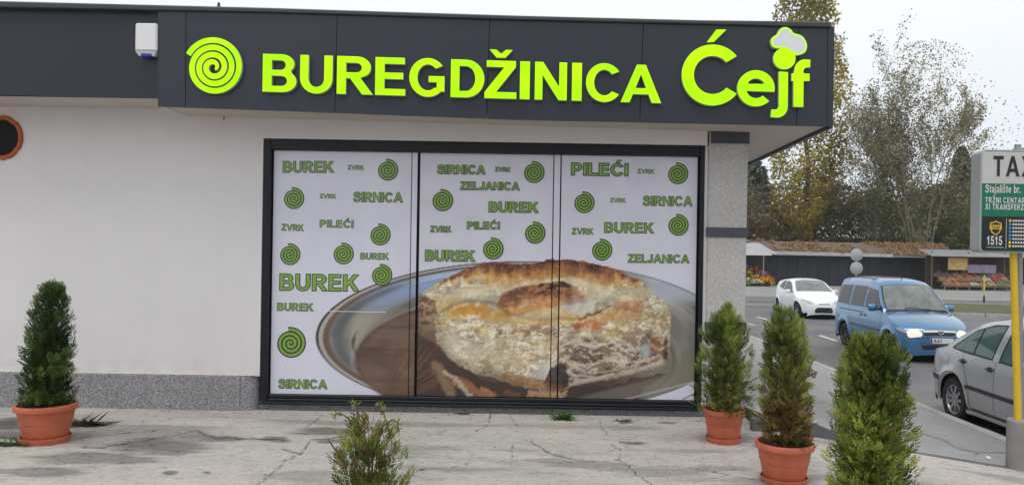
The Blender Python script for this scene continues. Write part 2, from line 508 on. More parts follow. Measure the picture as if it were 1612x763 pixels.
# right of the building the sheet stops at the step to the side pavement
keep = ~((XX[:-1, :-1] > 2.12) & (YY[:-1, :-1] > YE))
Fq = np.stack([idx[:-1, :-1], idx[:-1, 1:], idx[1:, 1:], idx[1:, :-1]], -1)[keep]
M_apron = mat('weathered_concrete', rough=0.85, attr=True, noise=(70, 0.12, 3), bump=(45, 0.5, 0.006))
me = fastmesh('concrete_apron', np.stack([XX, YY, ZZ], -1).reshape(-1, 3), Fq, colA.reshape(-1, 3), True)
tag(link('concrete_apron', me, M_apron), kind='structure')
mb = MB()
for (x0, x1, y0, y1) in [(-14, -6.6, -40, .6), (-6.6, 2.3, -40, -2.95), (2.3, KX0, -40, -2.95)]:
    mb.add([(x0, y0, float(apron_z(x0)) - .003), (x1, y0, float(apron_z(x1)) - .003), (x1, y1, float(apron_z(x1)) - .003), (x0, y1, float(apron_z(x0)) - .003)], [(0, 1, 2, 3)])
tag(mb.build('forecourt', mat('plain_concrete', (0.40, 0.36, 0.335), .85, noise=(1.2, .2, 7))), kind='structure')

# side pavement, one step up by the pillar and falling to the kerb
xs = np.linspace(2.12, KX0, 120); ys = np.concatenate([np.linspace(YE, 6, 160), np.linspace(6.3, 40, 90)])
XX, YY = np.meshgrid(xs, ys)
ZZ = slab_z(XX) + .006 * (fbm(XX * 1.3, YY * 1.3, 4, 60) - .5) + .002
uu, vv = vproj(XX, YY, ZZ)
n = fbm(XX * 1.1, YY * 1.1, 5, 61); nf = fbm(XX * 14, YY * 14, 3, 63)
cc = np.array([0.27, 0.265, 0.267])[None, None] * (0.8 + .35 * n + .25 * (nf - .5))[..., None]
for pts, w in [([(1452, 682), (1480, 690), (1510, 706), (1540, 712), (1592, 712)], 1.6), ([(1540, 712), (1520, 727), (1500, 735)], 1.2),
               ([(1330, 600), (1360, 590), (1400, 640)], 1.0), ([(1250, 640), (1300, 632), (1330, 650)], .9), ([(1185, 560), (1230, 600), (1290, 612)], .8)]:
    d = seg_dist(uu + 5 * (nf - .5), vv, pts); cc = cc * (1 - .5 * (1 - sstep(w * .3, w * 1.1, d)))[..., None]
nx, ny = len(xs), len(ys); idx = np.arange(nx * ny).reshape(ny, nx)
Fq = np.stack([idx[:-1, :-1], idx[:-1, 1:], idx[1:, 1:], idx[1:, :-1]], -1).reshape(-1, 4)
me = fastmesh('side_pavement', np.stack([XX, YY, ZZ], -1).reshape(-1, 3), Fq, cc.reshape(-1, 3), True)
tag(link('side_pavement', me, mat('old_asphalt_pavement', rough=.75, attr=True, noise=(60, .15, 3), bump=(50, .5, .005))), kind='structure')
# dark edge stones of that step
er = thing('pavement_edge', None, None); er['kind'] = 'structure'
ex = [2.02, 2.55, 3.12, 3.6, 4.3, 5.0, 5.59]
for a, c in zip(ex[:-1], ex[1:]):
    mb = MB(); g = .006
    z0, z1 = float(slab_z(a + .03)) + .006, float(slab_z(c)) + .006
    vs = [(a + g, YE - .09, z0 - .3), (c - g, YE - .09, z1 - .3), (c - g, YE + .02, z1 - .3), (a + g, YE + .02, z0 - .3),
          (a + g, YE - .085, z0), (c - g, YE - .085, z1), (c - g, YE + .02, z1), (a + g, YE + .02, z0)]
    mb.add(vs, [(0, 1, 5, 4), (1, 2, 6, 5), (2, 3, 7, 6), (3, 0, 4, 7), (4, 5, 6, 7)])
    mb.build('edge_stone', mat('dark_edge_stone', (0.10, .108, .12), .75, noise=(5, .25)), er)

# grass verge between road and lot, right
gx = np.array([19.5, 55]); 
vr = thing('verge', None, None); vr['kind'] = 'structure'
MB().add([(14.6, 25.5, STREET + .11), (40, 17.5, STREET + .11), (40, 27.5, STREET + .11), (15.4, 33.5, STREET + .11)], [(0, 1, 2, 3)]).build('verge_ground', mat('worn_grass', (0.085, .095, .035), .95, noise=(1.2, .5, 8), bump=(20, 1, .05)), vr)
kp = [(14.5, 25.3), (40, 17.3), (40, 27.7), (15.3, 33.7)]
for a, c in zip(kp, kp[1:] + kp[:1]):
    a = Vector(a); c = Vector(c); L = (c - a).length; nS = max(1, int(L / 2)); d = (c - a) / nS; nn = Vector((-d.y, d.x)).normalized() * .08
    for i in range(nS):
        p = a + d * (i + .01); q = a + d * (i + .99)
        mb = MB(); zt = STREET + .15
        pts = [p - nn, q - nn, q + nn, p + nn]
        mb.add([(x.x, x.y, STREET) for x in pts] + [(x.x, x.y, zt) for x in pts], [(0, 1, 5, 4), (1, 2, 6, 5), (2, 3, 7, 6), (3, 0, 4, 7), (4, 5, 6, 7)])
        mb.build('verge_kerb_stone', M_kerb, vr)

# ------------------------------------------------------------------ shop building
DF = 7.59; YF = DF - DW          # fascia plane
DWIN = 8.24; YWIN = DWIN - DW    # window film plane
XR = 2.10                        # right corner of the pillar
t = M_wall.node_tree; b = t.nodes['Principled BSDF']
src_ = b.inputs['Base Color'].links[0].from_socket
geo = t.nodes.new('ShaderNodeTexCoord'); mp = t.nodes.new('ShaderNodeMapping'); mp.inputs['Scale'].default_value = (2.6, 2.6, .22)
t.links.new(geo.outputs['Object'], mp.inputs[0]); ns_ = t.nodes.new('ShaderNodeTexNoise'); ns_.inputs['Scale'].default_value = 1.6; ns_.inputs['Detail'].default_value = 7; ns_.inputs['Roughness'].default_value = .7
t.links.new(mp.outputs[0], ns_.inputs['Vector']); r1 = t.nodes.new('ShaderNodeMapRange'); r1.inputs['From Min'].default_value = .52; r1.inputs['From Max'].default_value = .80; r1.inputs['To Max'].default_value = .08
t.links.new(ns_.outputs['Fac'], r1.inputs['Value'])
sx_ = t.nodes.new('ShaderNodeSeparateXYZ'); t.links.new(geo.outputs['Object'], sx_.inputs[0])
n5 = t.nodes.new('ShaderNodeTexNoise'); n5.inputs['Scale'].default_value = 5; n5.inputs['Detail'].default_value = 6; t.links.new(geo.outputs['Object'], n5.inputs['Vector'])
r2 = t.nodes.new('ShaderNodeMapRange'); r2.inputs['From Min'].default_value = .42; r2.inputs['From Max'].default_value = .72; r2.inputs['To Min'].default_value = 0.0; r2.inputs['To Max'].default_value = .30   # splash dirt height
t.links.new(n5.outputs['Fac'], r2.inputs['Value'])
r3 = t.nodes.new('ShaderNodeMapRange'); r3.inputs['From Min'].default_value = .36; r3.inputs['From Max'].default_value = .62; r3.inputs['To Min'].default_value = 1; r3.inputs['To Max'].default_value = 0
t.links.new(sx_.outputs[2], r3.inputs['Value'])
ml = t.nodes.new('ShaderNodeMath'); ml.operation = 'MULTIPLY'; t.links.new(r2.outputs[0], ml.inputs[0]); t.links.new(r3.outputs[0], ml.inputs[1])
ad = t.nodes.new('ShaderNodeMath'); ad.operation = 'ADD'; ad.use_clamp = True; t.links.new(ml.outputs[0], ad.inputs[0]); t.links.new(r1.outputs[0], ad.inputs[1])
mxw = t.nodes.new('ShaderNodeMix'); mxw.data_type = 'RGBA'; t.links.new(ad.outputs[0], mxw.inputs['Factor']); t.links.new(src_, mxw.inputs[6]); mxw.inputs[7].default_value = (.33, .30, .27, 1)
t.links.new(mxw.outputs[2], b.inputs['Base Color'])
shop = thing('shop_building', 'white rendered corner kiosk with a dark overhanging fascia', 'building')
WX0, WX1, WZ0, WZ1 = -3.09, 1.635, 0.085, 2.905
mb = MB()
mb.box(-12, WX0, 0, .3, .36, 3.3)
mb.box(WX0, WX1 + .03, 0, .3, WZ1, 3.3)
mb.box(WX1 + .012, 1.70, 0.03, .3, 0.1, WZ1)
wall = mb.build('wall', M_wall, shop)
MB().box(1.70, XR, .04, .34, 0.0, 3.3).box(XR - .3, XR - .002, .34, 9, .1, 3.3).box(-12, XR - .3, 8.7, 9, 0, 3.3).build('side_wall', M_wall, shop)
# flue hole with foam rim
hx, hz = U(4, 217, DW)
ring = MB()
N = 40
fo = []
hr = random.Random(5)
for k in range(N):
    tt = 2 * PI * k / N; j = 1 + hr.uniform(-.03, .03)
    fo.append((math.cos(tt) * j, math.sin(tt) * j))
for (ra, ya), (rb, yb) in [((.235, -.002), (.225, -.03)), ((.225, -.03), (.195, -.028)), ((.195, -.028), (.185, .002))]:
    vs = [(hx + x * ra * .95, ya, hz + z * ra) for x, z in fo] + [(hx + x * rb * .95, yb, hz + z * rb) for x, z in fo]
    ring.add(vs, [(k, (k + 1) % N, N + (k + 1) % N, N + k) for k in range(N)])
flue = MB().add([(hx + x * .19 * .95, -.004, hz + z * .19) for x, z in fo], [tuple(range(N))]).build('flue_hole', M_black, shop)
ring.build('foam_rim', M_orange, flue, smooth=60)
# plinth: proud of the wall, rounded at its right end
mb = MB()
n = 6
mb.bbox(-12, WX0 - .18, -.05, .02, -.05, .37, .012)
pts = []
for k in range(n + 1):
    tt = PI / 2 * k / n
    pts.append((WX0 - .18 + .16 * math.sin(tt), .09 - .14 * math.cos(tt)))
pts.append((WX0 - .02, .3)); pts.append((WX0 - .18, .3))
m_ = len(pts)
mb.add([(x, y, -.05) for x, y in pts] + [(x, y, .368) for x, y in pts], [(k, (k + 1) % m_, m_ + (k + 1) % m_, m_ + k) for k in range(m_)] + [tuple(range(m_, 2 * m_))])
mb.box(WX0 - .02, 1.70, .06, .3, -.05, WZ0 - .005)
mb.box(1.70, XR + .02, .015, .34, -.05, .34)
mb.build('plinth', M_chip, shop)
MB().add([(-12, -.045, .371), (WX0 - .04, -.045, .371), (WX0 - .04, 0, .376), (-12, 0, .376)], [(0, 1, 2, 3)]).build('plinth_trim', M_soffit, shop)
# pillar facing and its slate bands
px0 = U(1115, 300, DW)[0]
MB().bbox(px0 + .002, XR, 0, .04, .34, 3.05, .006).build('pillar', M_pillar, shop)
def pz(v, u=1145): return U(u, v, DW)[1]
bandy = [(226, 206), (373, 358), (520, 507)]
for k, (vb, vt) in enumerate(bandy):
    MB().bbox(px0 - (.012 if k else -.02), XR + .012, -.018, .03, pz(vb), pz(vt) if k else 3.1, .003).build('pillar_band', M_band, shop)

# soffit under the overhang (tilted with the fascia edge)
def zfb(X): return 3.118 + (X + 3.91) * (3.028 - 3.118) / (2.79 + 3.91)
XE = 2.80
mb = MB()
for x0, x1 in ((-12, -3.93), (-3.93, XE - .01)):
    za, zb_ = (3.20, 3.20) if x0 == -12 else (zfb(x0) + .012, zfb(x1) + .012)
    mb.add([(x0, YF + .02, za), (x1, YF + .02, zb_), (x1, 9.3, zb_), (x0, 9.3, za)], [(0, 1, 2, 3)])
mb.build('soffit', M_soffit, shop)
# end of the lower soffit: small white upright
MB().box(-3.932, -3.90, YF + .02, 0, 3.12, 3.21).build('soffit_step', M_wall, shop)
# fascia backing (seen as dark joints) and panels
mb = MB()
def fz(u, v, d=DF): return U(u, v, d)
seams = [(248, 258), (293.5, 291.5), (531, 527), (771, 766), (1013, 1007), (1258, 1253), (1303, 1301)]
def top_v(u): return np.interp(u, [0, 420, 820, 1100, 1310], [10, 18.5, 30.5, 37.5, 41.5])
def bot_v(u): return np.interp(u, [0, 248, 420, 820, 1100, 1310], [158, 167.7, 173.6, 188.7, 194.4, 199.3])
tops = [248, 293, 531, 771, 1013, 1258, 1303, 1311]
bots = [248, 292, 527, 766, 1007, 1254, 1302, 1311]
back = []
for k in range(len(tops) - 1):
    g = .55 if k < 6 else .5
    a0, a1 = tops[k] + g, tops[k + 1] - g; b0, b1 = bots[k] + g, bots[k + 1] - g
    n = 8
    P = MB(); vs = []
    yb = YF + (0 if k < 6 else .004)
    for i in range(n + 1):
        s_ = i / n
        ut, ub = a0 + (a1 - a0) * s_, b0 + (b1 - b0) * s_
        xt, zt = fz(ut, top_v(ut)); xb, zb_ = fz(ub, bot_v(ub))
        vs += [(xt, yb, zt), (xb, yb, zb_), (xb, yb + .03, zb_), (xt, yb + .03, zt)]
    fs = []
    for i in range(n):
        o_ = i * 4
        for a_, b_ in ((0, 1), (1, 2), (2, 3), (3, 0)): fs.append((o_ + a_, o_ + b_, o_ + 4 + b_, o_ + 4 + a_))
    fs += [(0, 1, 2, 3), (n * 4, n * 4 + 1, n * 4 + 2, n * 4 + 3)]
    P.add(vs, fs)
    P.build('fascia_panel', M_panel, shop)
mb = MB(); mb.box(-3.9, XE - .02, YF + .032, YF + .06, 3.14, 4.02)
mb.build('fascia_backing', M_seam, shop)
# left, slightly recessed fascia sheet
xa, za = fz(-60, 150 - 1.5, DF + .05); xb, zb_ = fz(250, 156, DF + .05); xt, zt = fz(250, 12, DF + .05); xs_, zs_ = fz(-60, 6, DF + .05)
YL = YF + .05
MB().add([(-12, YL, za + .1), (xa, YL, za), (xb, YL, zb_), (xb, YL, zt), (xs_, YL, zs_), (-12, YL, zs_ + .08)], [(0, 1, 2, 3, 4, 5)]).add([(-12, YL, za + .1), (xa, YL, za), (xb, YL, zb_), (xb, YL + .1, zb_), (xa, YL + .1, za), (-12, YL + .1, za + .1)], [(0, 1, 4, 5), (1, 2, 3, 4)]).build('left_fascia_sheet', M_panel_l, shop)
# roof cap moulding following the fascia top
mb = MB(); ring_ = []
us = [-700, 0, 210, 420, 620, 820, 960, 1100, 1200, 1304, 1309]
for u_ in us:
    vt = np.interp(u_, [-700, 0, 420, 820, 1100, 1310], [-14, 1.5, 12, 24.5, 31.5, 34]); vb = np.interp(u_, [-700, 0, 420, 820, 1100, 1310], [-4, 10.5, 18.5, 30.5, 37, 42.5])
    x1, zt = fz(u_, vt, DF - .03); x2, zb_ = fz(u_, vb, DF - .03)
    y0 = YF - .03
    ring_.append([(x1, y0 + .012, zt), (x1, y0, zt - .015), (x1, y0, zb_ + .002), (x1, y0 + .012, zb_ - .006), (x1, YF + .10, zb_ - .004), (x1, YF + .25, zt + .02), (x1, y0 + .05, zt + .012)])
vs = [p for r_ in ring_ for p in r_]; m_ = 7; fs = []
for i in range(len(us) - 1):
    for k in range(m_): fs.append((i * m_ + k, i * m_ + (k + 1) % m_, (i + 1) * m_ + (k + 1) % m_, (i + 1) * m_ + k))
fs.append(tuple(range((len(us) - 1) * m_, len(us) * m_)))
mb.add(vs, fs).build('roof_cap', M_cap, shop, smooth=30)
# right side fascia, its lower trim, and the roof sheet
zr = zfb(XE)
MB().box(XE - .03, XE + .008, YF + .034, 9.3, zr - .012, 4.03).build('side_fascia', M_panel, shop)
MB().box(XE - .055, XE - .03, YF + .04, 9.3, zr - .02, zr + .03).build('soffit_trim', M_frame, shop)
MB().add([(-12, YF + .1, 4.1), (XE - .03, YF + .1, 4.03), (XE - .03, 9.3, 4.0), (-12, 9.3, 4.05)], [(0, 1, 2, 3)]).build('roof', mat('roof_felt', (.08, .08, .08), .9), shop)
# little hook under the fascia and a screw head on the roof edge
hxk, hzk = U(354, 186, DW)
MB().tube([(hxk, -.002, hzk + .035), (hxk, -.02, hzk + .02), (hxk - .006, -.012, hzk - .03)], .005, 6).build('wire_hook', M_seam, shop)
nx_, nz_ = fz(343, 9, DF)
MB().tube([(nx_, YF + .02, nz_ - .02), (nx_, YF + .02, nz_ + .035)], [.02, .012], 8).build('roof_stud', M_cap, shop)

# ------------------------------------------------------------------ window
win = MB()
YB = .10
win.box(WX0 + .002, WX1 + .012, YB + .02, YB + .06, WZ0, WZ1)     # dark body behind the films
win_o = win.build('shop_window', M_frame, shop)
def bar(nm, x0, x1, y0, y1, z0, z1, b=.005, m=M_frame):
    return MB().bbox(x0, x1, y0, y1, z0, z1, b).build(nm, m, win_o)
def wx(u, v=430): return U(u, v, DWIN)[0]
def wz(v, u=760): return U(u, v, DWIN)[1]
ZT, ZB = WZ1 - .115, WZ0 + .075
XL, XRR = wx(427, 430), wx(1098, 430)
bar('jamb', WX0 + .004, XL - .004, .01, YB, WZ0 + .004, WZ1 - .003)
bar('jamb', XRR + .004, WX1 + .008, .01, YB, WZ0 + .004, WZ1 - .003)
bar('head_rail', XL - .002, XRR + .002, .016, YB, ZT, WZ1 - .006)
bar('sill_rail', XL - .002, XRR + .002, .02, YB, WZ0 + .002, WZ0 + .034)
bar('sill_rail', XL - .002, XRR + .002, .035, YB, WZ0 + .038, ZB)
bar('sill_cover', WX0 + .004, WX1 + .008, -.02, .009, WZ0 - .022, WZ0 + .002, .003)

# ---- the printed film -------------------------------------------------
def inside(px_, py_, poly):
    r_ = np.zeros(px_.shape, bool); n_ = len(poly)
    for i in range(n_):
        x0, y0 = poly[i]; x1, y1 = poly[(i + 1) % n_]
        c_ = ((y0 > py_) != (y1 > py_)) & (px_ < (x1 - x0) * (py_ - y0) / ((y1 - y0) or 1e-9) + x0)
        r_ ^= c_
    return r_
def pdist(x, y, poly): return seg_dist(x, y, list(poly) + [poly[0]])
def soft0(u, v, poly, w_=4.0):
    i_ = inside(u, v, poly); d = pdist(u, v, poly)
    return np.where(i_, sstep(-w_, w_, d), sstep(-w_, w_, -d))
def film(u, v):
    R = lambda *c: linA(np.array(c, float))
    def mixc(c, col, a): return c * (1 - a[..., None]) + col * a[..., None]
    n1 = fbm(u / 22, v / 16, 5, 1); n2 = fbm(u / 6, v / 5, 4, 2); n3 = fbm(u / 2.4, v / 2.2, 3, 4); n4 = fbm(u / 40, v / 5, 4, 8)
    c = np.zeros(u.shape + (3,)); c[:] = np.array([.655, .655, .755])
    # tray: dull metal, brown reflections, sky glint at its back edge
    q = np.hypot((u - 825) / 328, (v - 531) / 120); an = np.arctan2(v - 531, u - 825)
    sw = fbm(q * 14 + 3, an * 2.2, 4, 71)
    up_ = sstep(530, 445, v)
    rc = c * 0 + R(126, 122, 114)
    rc = mixc(rc, R(158, 156, 150), sstep(.40, .65, sw)); rc = mixc(rc, R(92, 88, 84), sstep(.55, .75, fbm(q * 9, an * 3 + 4, 4, 72)) * .8)
    rc = mixc(rc, R(136, 162, 200), up_ * sstep(548, 600, u) * (1 - sstep(740, 790, u)) * sstep(.70, .80, q) * .9); rc = mixc(rc, R(190, 200, 214), up_ * sstep(600, 660, u) * (1 - sstep(740, 790, u)) * sstep(.42, .62, sw) * .6)
    rc = mixc(rc, R(168, 162, 146), sstep(575, 555, u) * 0 + sstep(480, 505, v) * sstep(545, 560, u) * (u < 640) * (1 - sstep(.86, .9, q)) * .6)
    rc = mixc(rc, R(74, 80, 88), (sstep(.84, .89, q) - sstep(.91, .94, q)).clip(0, 1) * (1 - sstep(600, 690, u)) * .75)
    rc = mixc(rc, R(188, 194, 204), sstep(1000, 1030, u) * sstep(490, 462, v) * .8); rc = mixc(rc, R(118, 118, 108), sstep(1000, 1040, u) * sstep(485, 520, v) * .7)
    c = mixc(c, rc, 1 - sstep(.992, 1.0, q))
    lf = sstep(860, 700, u)
    c = mixc(c, R(98, 74, 62), (sstep(.925, .945, q) - sstep(.962, .975, q)).clip(0, 1) * lf * .9)
    c = mixc(c, R(176, 170, 160), (sstep(.962, .972, q) - sstep(.982, .990, q)).clip(0, 1) * lf * .8)
    c = mixc(c, R(40, 40, 46), (sstep(.984, .990, q) - sstep(.997, 1.005, q)).clip(0, 1) * (.95 - .45 * sstep(535, 570, v)) * np.where(u < 900, 1, .6))
    c = mixc(c, R(40, 38, 38), (1 - sstep(.004, .012, np.abs(q - .805 - .03 * np.sin((v - 520) / 30)))) * (u < 620) * sstep(515, 535, v) * (1 - sstep(592, 606, v)) * .8)
    # floor of the tray
    q2 = np.hypot((u - 812) / 258, (v - 566) / 103)
    st = fbm(u / 90, v / 7, 4, 14); s1 = fbm(u / 34, v / 24, 5, 73)
    fl = c * 0 + R(92, 72, 60); fl = mixc(fl, R(116, 94, 78), sstep(.35, .7, st) * .7); fl = mixc(fl, R(70, 48, 42), sstep(.42, .75, s1) * .7); fl = mixc(fl, R(124, 82, 68), sstep(.52, .78, fbm(u / 60, v / 20, 3, 44)) * .45)
    fl = mixc(fl, R(112, 92, 76), sstep(560, 570, v) * (u < 640) * .3)
    fl = mixc(fl, R(66, 54, 52), sstep(560, 600, v) * sstep(650, 720, u) * .7)
    fl = mixc(fl, R(132, 126, 114), sstep(960, 1040, u) * .85)
    c = mixc(c, fl, 1 - sstep(.965, 1.0, q2))
    c = mixc(c, R(150, 146, 138), ((1 - sstep(.0, .022, np.abs(q2 - 1.0))) * (q < .93)) * .5)
    c = mixc(c, R(60, 52, 48), ((1 - sstep(.0, .015, np.abs(q2 - .965))) * (q < .93)) * .35)
    c = mixc(c, R(84, 62, 54), (1 - sstep(2, 11, seg_dist(u, v, [(650, 490), (612, 500), (585, 520), (566, 552)]))) * .35)
    wu = u + 12 * (n1 - .5) + 5 * (n2 - .5); wv = v + 12 * (fbm(u / 20, v / 20, 4, 74) - .5)
    sh = inside(wu, wv, [(655, 520), (690, 545), (740, 588), (830, 612), (960, 606), (1050, 585), (1010, 615), (1000, 640), (655, 640)])
    c = mixc(c, R(50, 34, 30), sh * .72)
    ray = fbm(np.arctan2(v - 640, u - 600) * 26, np.hypot(u - 600, v - 640) / 60, 3, 75)
    c = mixc(c, R(156, 112, 92), sstep(.52, .72, ray) * (q2 < .98) * sstep(600, 640, u) * (u < 690) * (v > 545) * .22)
    for pts_, w_, cl_, a_ in [([(690, 575), (700, 600), (712, 625)], 11, (140, 116, 88), .8), ([(715, 600), (745, 612), (775, 622)], 11, (158, 104, 74), .8), ([(700, 585), (722, 604), (740, 622)], 5, (190, 178, 150), .7), ([(760, 608), (775, 618), (770, 628)], 5, (180, 118, 84), .7), ([(835, 622), (862, 620), (886, 622)], 8, (184, 148, 108), .8), ([(796, 620), (815, 622)], 6, (120, 74, 58), .7)]:
        c = mixc(c, R(*cl_), (1 - sstep(w_ * .3, w_, seg_dist(wu, wv, pts_) + 7 * (n3 - .5))) * a_ * (v < 640))
    c = mixc(c, R(128, 122, 112), soft0(u, v, [(905, 628), (960, 612), (1040, 592), (1060, 575), (1095, 560), (1095, 600), (1030, 616), (985, 630)]) * .55)
    c = mixc(c, R(186, 184, 178), (1 - sstep(1, 2.4, seg_dist(u, v, [(1093, 600), (1040, 614), (985, 628)]))) * .5)
    c = mixc(c, R(70, 72, 76), (1 - sstep(.5, 1.6, seg_dist(u, v, [(1096, 618), (1075, 628)]))) * .7)
    # ---- pie
    body = [(664, 462), (680, 451), (697, 441), (712, 433), (732, 423), (755, 414), (781, 412), (811, 416), (837, 415), (857, 410), (870, 407), (902, 409), (938, 416), (978, 426), (988, 434), (1007, 439), (1024, 460), (1050, 475), (1056, 498), (1055, 528), (1053, 567), (1040, 577), (1020, 583), (988, 591), (955, 598), (906, 606), (883, 613), (850, 614), (807, 605), (781, 595), (752, 590), (726, 577), (703, 560), (687, 540), (684, 520), (667, 524), (660, 511), (658, 480)]
    m1 = fbm(u / 30, v / 22, 5, 51); m2 = fbm(u / 11, v / 9, 5, 52); m3 = fbm(u / 4.0, v / 3.4, 4, 53); m4 = fbm(u / 1.9, v / 1.7, 2, 54)
    su = u + 6 * (m2 - .5) + 2.5 * (m3 - .5); sv = v + 6 * (fbm(u / 9, v / 9, 4, 57) - .5) + 2.5 * (m3 - .5)
    soft = lambda poly, w_, iu=su, iv=sv: (lambda ins, d: np.where(ins, sstep(-w_, w_, d), sstep(-w_, w_, -d)))(inside(iu, iv, poly), pdist(iu, iv, poly))
    B = soft(body, .8)
    rid = 1 - np.abs(2 * fbm(u / 16 + 1.2 * m1, v / 7 + 1.2 * m2, 4, 58) - 1)        # wrinkles of the thin dough
    rid2 = 1 - np.abs(2 * fbm(u / 5, v / 4, 3, 59) - 1)
    p = c * 0 + R(198, 188, 160)
    p = mixc(p, R(178, 164, 128), sstep(.42, .70, m1) * .7)
    p = mixc(p, R(228, 220, 196), sstep(.42, .62, m2) * .8)
    p = mixc(p, R(182, 178, 160), sstep(.52, .68, fbm(u / 18, v / 12, 4, 61)) * .65)
    p = mixc(p, R(206, 172, 96), sstep(.50, .72, fbm(u / 34, v / 14, 4, 62)) * .6)
    p = mixc(p, R(134, 104, 68), sstep(.84, .96, rid) * .65)
    p = mixc(p, R(236, 230, 214), sstep(.88, .98, rid2) * .45)
    p = mixc(p, R(120, 96, 62), sstep(.62, .74, m3) * sstep(.40, .55, m2) * .55)
    # back roll: browned top, orange fringe running down in tongues
    topv = np.interp(u, [680, 712, 755, 811, 837, 870, 902, 938, 978, 1007, 1056], [451, 433, 414, 416, 415, 407, 409, 416, 426, 439, 480])
    tong = fbm(u / 7 + .8 * m2, v / 34, 4, 63)
    dd = v - topv + 20 * (tong - .5) + 14 * (m2 - .5)
    thick = np.interp(u, [690, 730, 770, 830, 900, 950, 985, 1015], [.0, .45, .9, .9, 1.05, .9, .45, 0])
    th_ = np.maximum(thick, .02)
    p = mixc(p, R(208, 166, 96), (1 - sstep(24 * th_, 50 * th_, dd)) * (thick > 0) * .9)
    p = mixc(p, R(170, 112, 62), (1 - sstep(16 * th_, 34 * th_, dd)) * (thick > .02) * .85)
    p = mixc(p, R(118, 70, 52), (1 - sstep(8 * th_, 24 * th_, dd)) * (thick > .1) * (.70 + .3 * sstep(.4, .55, m3)))
    p = mixc(p, R(72, 42, 38), (1 - sstep(0, 13, dd + 12 * (m3 - .5))) * sstep(745, 790, u) * (1 - sstep(935, 970, u)) * .9)
    p = mixc(p, R(190, 132, 96), sstep(.9, .98, rid2) * (1 - sstep(10, 26, dd)) * (thick > .3) * .5)
    # pale flank of the back roll and the valley behind the knot
    p = mixc(p, R(214, 202, 168), soft([(690, 466), (735, 450), (790, 452), (850, 440), (890, 436), (940, 446), (985, 462), (1010, 480), (985, 474), (930, 458), (890, 444), (850, 446), (800, 458), (745, 470), (700, 480)], 4) * .75)
    p = mixc(p, R(150, 156, 142), soft([(690, 478), (730, 468), (782, 462), (790, 474), (780, 492), (768, 488), (752, 476), (715, 482)], 4) * .55)
    p = mixc(p, R(176, 178, 162), soft([(935, 462), (965, 468), (985, 480), (955, 482), (940, 474)], 3) * .6)
    # centre knot
    kn = [(781, 480), (788, 466), (802, 456), (828, 449), (855, 447), (870, 444), (886, 441), (900, 449), (916, 460), (932, 470), (944, 482), (934, 494), (914, 499), (896, 492), (870, 496), (840, 500), (815, 497), (795, 492)]
    Ks = soft(kn, 1.6); Kw = soft(kn, 9); lowk = sstep(470, 488, v + 10 * (m2 - .5)); K = Ks * (1 - lowk) + Kw * lowk; kt = np.interp(u, [781, 802, 828, 855, 886, 905, 932], [476, 457, 450, 447, 442, 450, 470]); kd = v - kt + 16 * (tong - .5) + 10 * (m2 - .5)
    p = mixc(p, R(214, 196, 150), K * .8)
    p = mixc(p, R(206, 168, 98), soft([(770, 500), (790, 486), (830, 488), (880, 476), (930, 492), (900, 506), (830, 510)], 8) * .6)
    p = mixc(p, R(190, 124, 62), K * (1 - sstep(20, 42, kd)) * (1 - sstep(905, 930, u)) * .85)
    p = mixc(p, R(146, 84, 60), K * (1 - sstep(8, 34, kd)) * (1 - sstep(905, 925, u)) * .9)
    p = mixc(p, R(96, 56, 46), K * (1 - sstep(8, 24, kd + 8 * (m3 - .5))) * (1 - sstep(900, 918, u)) * sstep(785, 805, u) * .85)
    p = mixc(p, R(44, 29, 27), K * (1 - sstep(3, 20, kd + 16 * (m3 - .5))) * sstep(838, 858, u) * (1 - sstep(900, 914, u)))
    p = mixc(p, R(202, 142, 84), Ks * sstep(.50, .62, fbm(u / 9, v / 5, 4, 81)) * (1 - lowk) * .50)
    p = mixc(p, R(84, 50, 42), Ks * sstep(.54, .64, fbm(u / 6, v / 4, 4, 82)) * sstep(3, 10, kd) * .45)
    p = mixc(p, R(212, 196, 156), sstep(.50, .60, fbm(u / 7, v / 5, 4, 83)) * lowk * Kw * .6)
    p = mixc(p, R(222, 208, 172), (1 - sstep(1, 5, seg_dist(su, sv, [(860, 492), (885, 480), (915, 462), (900, 450)]))) * .25)
    p = mixc(p, R(198, 194, 184), soft([(884, 484), (908, 470), (925, 468), (944, 482), (936, 494), (914, 500), (892, 494)], 3) * .85)
    p = mixc(p, R(150, 98, 84), soft([(895, 458), (914, 462), (922, 474), (905, 480), (884, 478)], 4) * .6)
    p = mixc(p, R(120, 116, 100), (1 - sstep(1, 5, seg_dist(su, sv, [(942, 478), (938, 492), (916, 500)]))) * .6)
    # orange strip sliding from the knot towards the left front
    p = mixc(p, R(196, 134, 58), (1 - sstep(2, 9, seg_dist(su, sv, [(790, 499), (820, 490), (850, 482), (876, 478)]))) * .75)
    p = mixc(p, R(172, 178, 164), (1 - sstep(2, 7, seg_dist(su, sv, [(800, 504), (840, 498), (880, 499)]))) * .55)
    def blob(p, cx, cy, rx, ry, col, a, nz=.9):
        qq = ((u - cx) / rx) ** 2 + ((v - cy) / ry) ** 2 + nz * 2.2 * (m2 - .5) + nz * 1.2 * (m3 - .5)
        return mixc(p, R(*col), (1 - sstep(.0, 1.3, qq)) * a)
    p = blob(p, 722, 488, 46, 18, (212, 184, 104), .8); p = blob(p, 742, 488, 34, 11, (204, 146, 52), 1.0); p = blob(p, 772, 497, 30, 7, (194, 150, 66), .8)
    p = blob(p, 820, 506, 60, 10, (214, 184, 118), .6); p = blob(p, 838, 518, 34, 9, (156, 108, 78), .7, 1.7); p = blob(p, 806, 522, 18, 7, (146, 96, 72), .6, 1.7); p = blob(p, 860, 508, 30, 5, (196, 150, 70), .6)
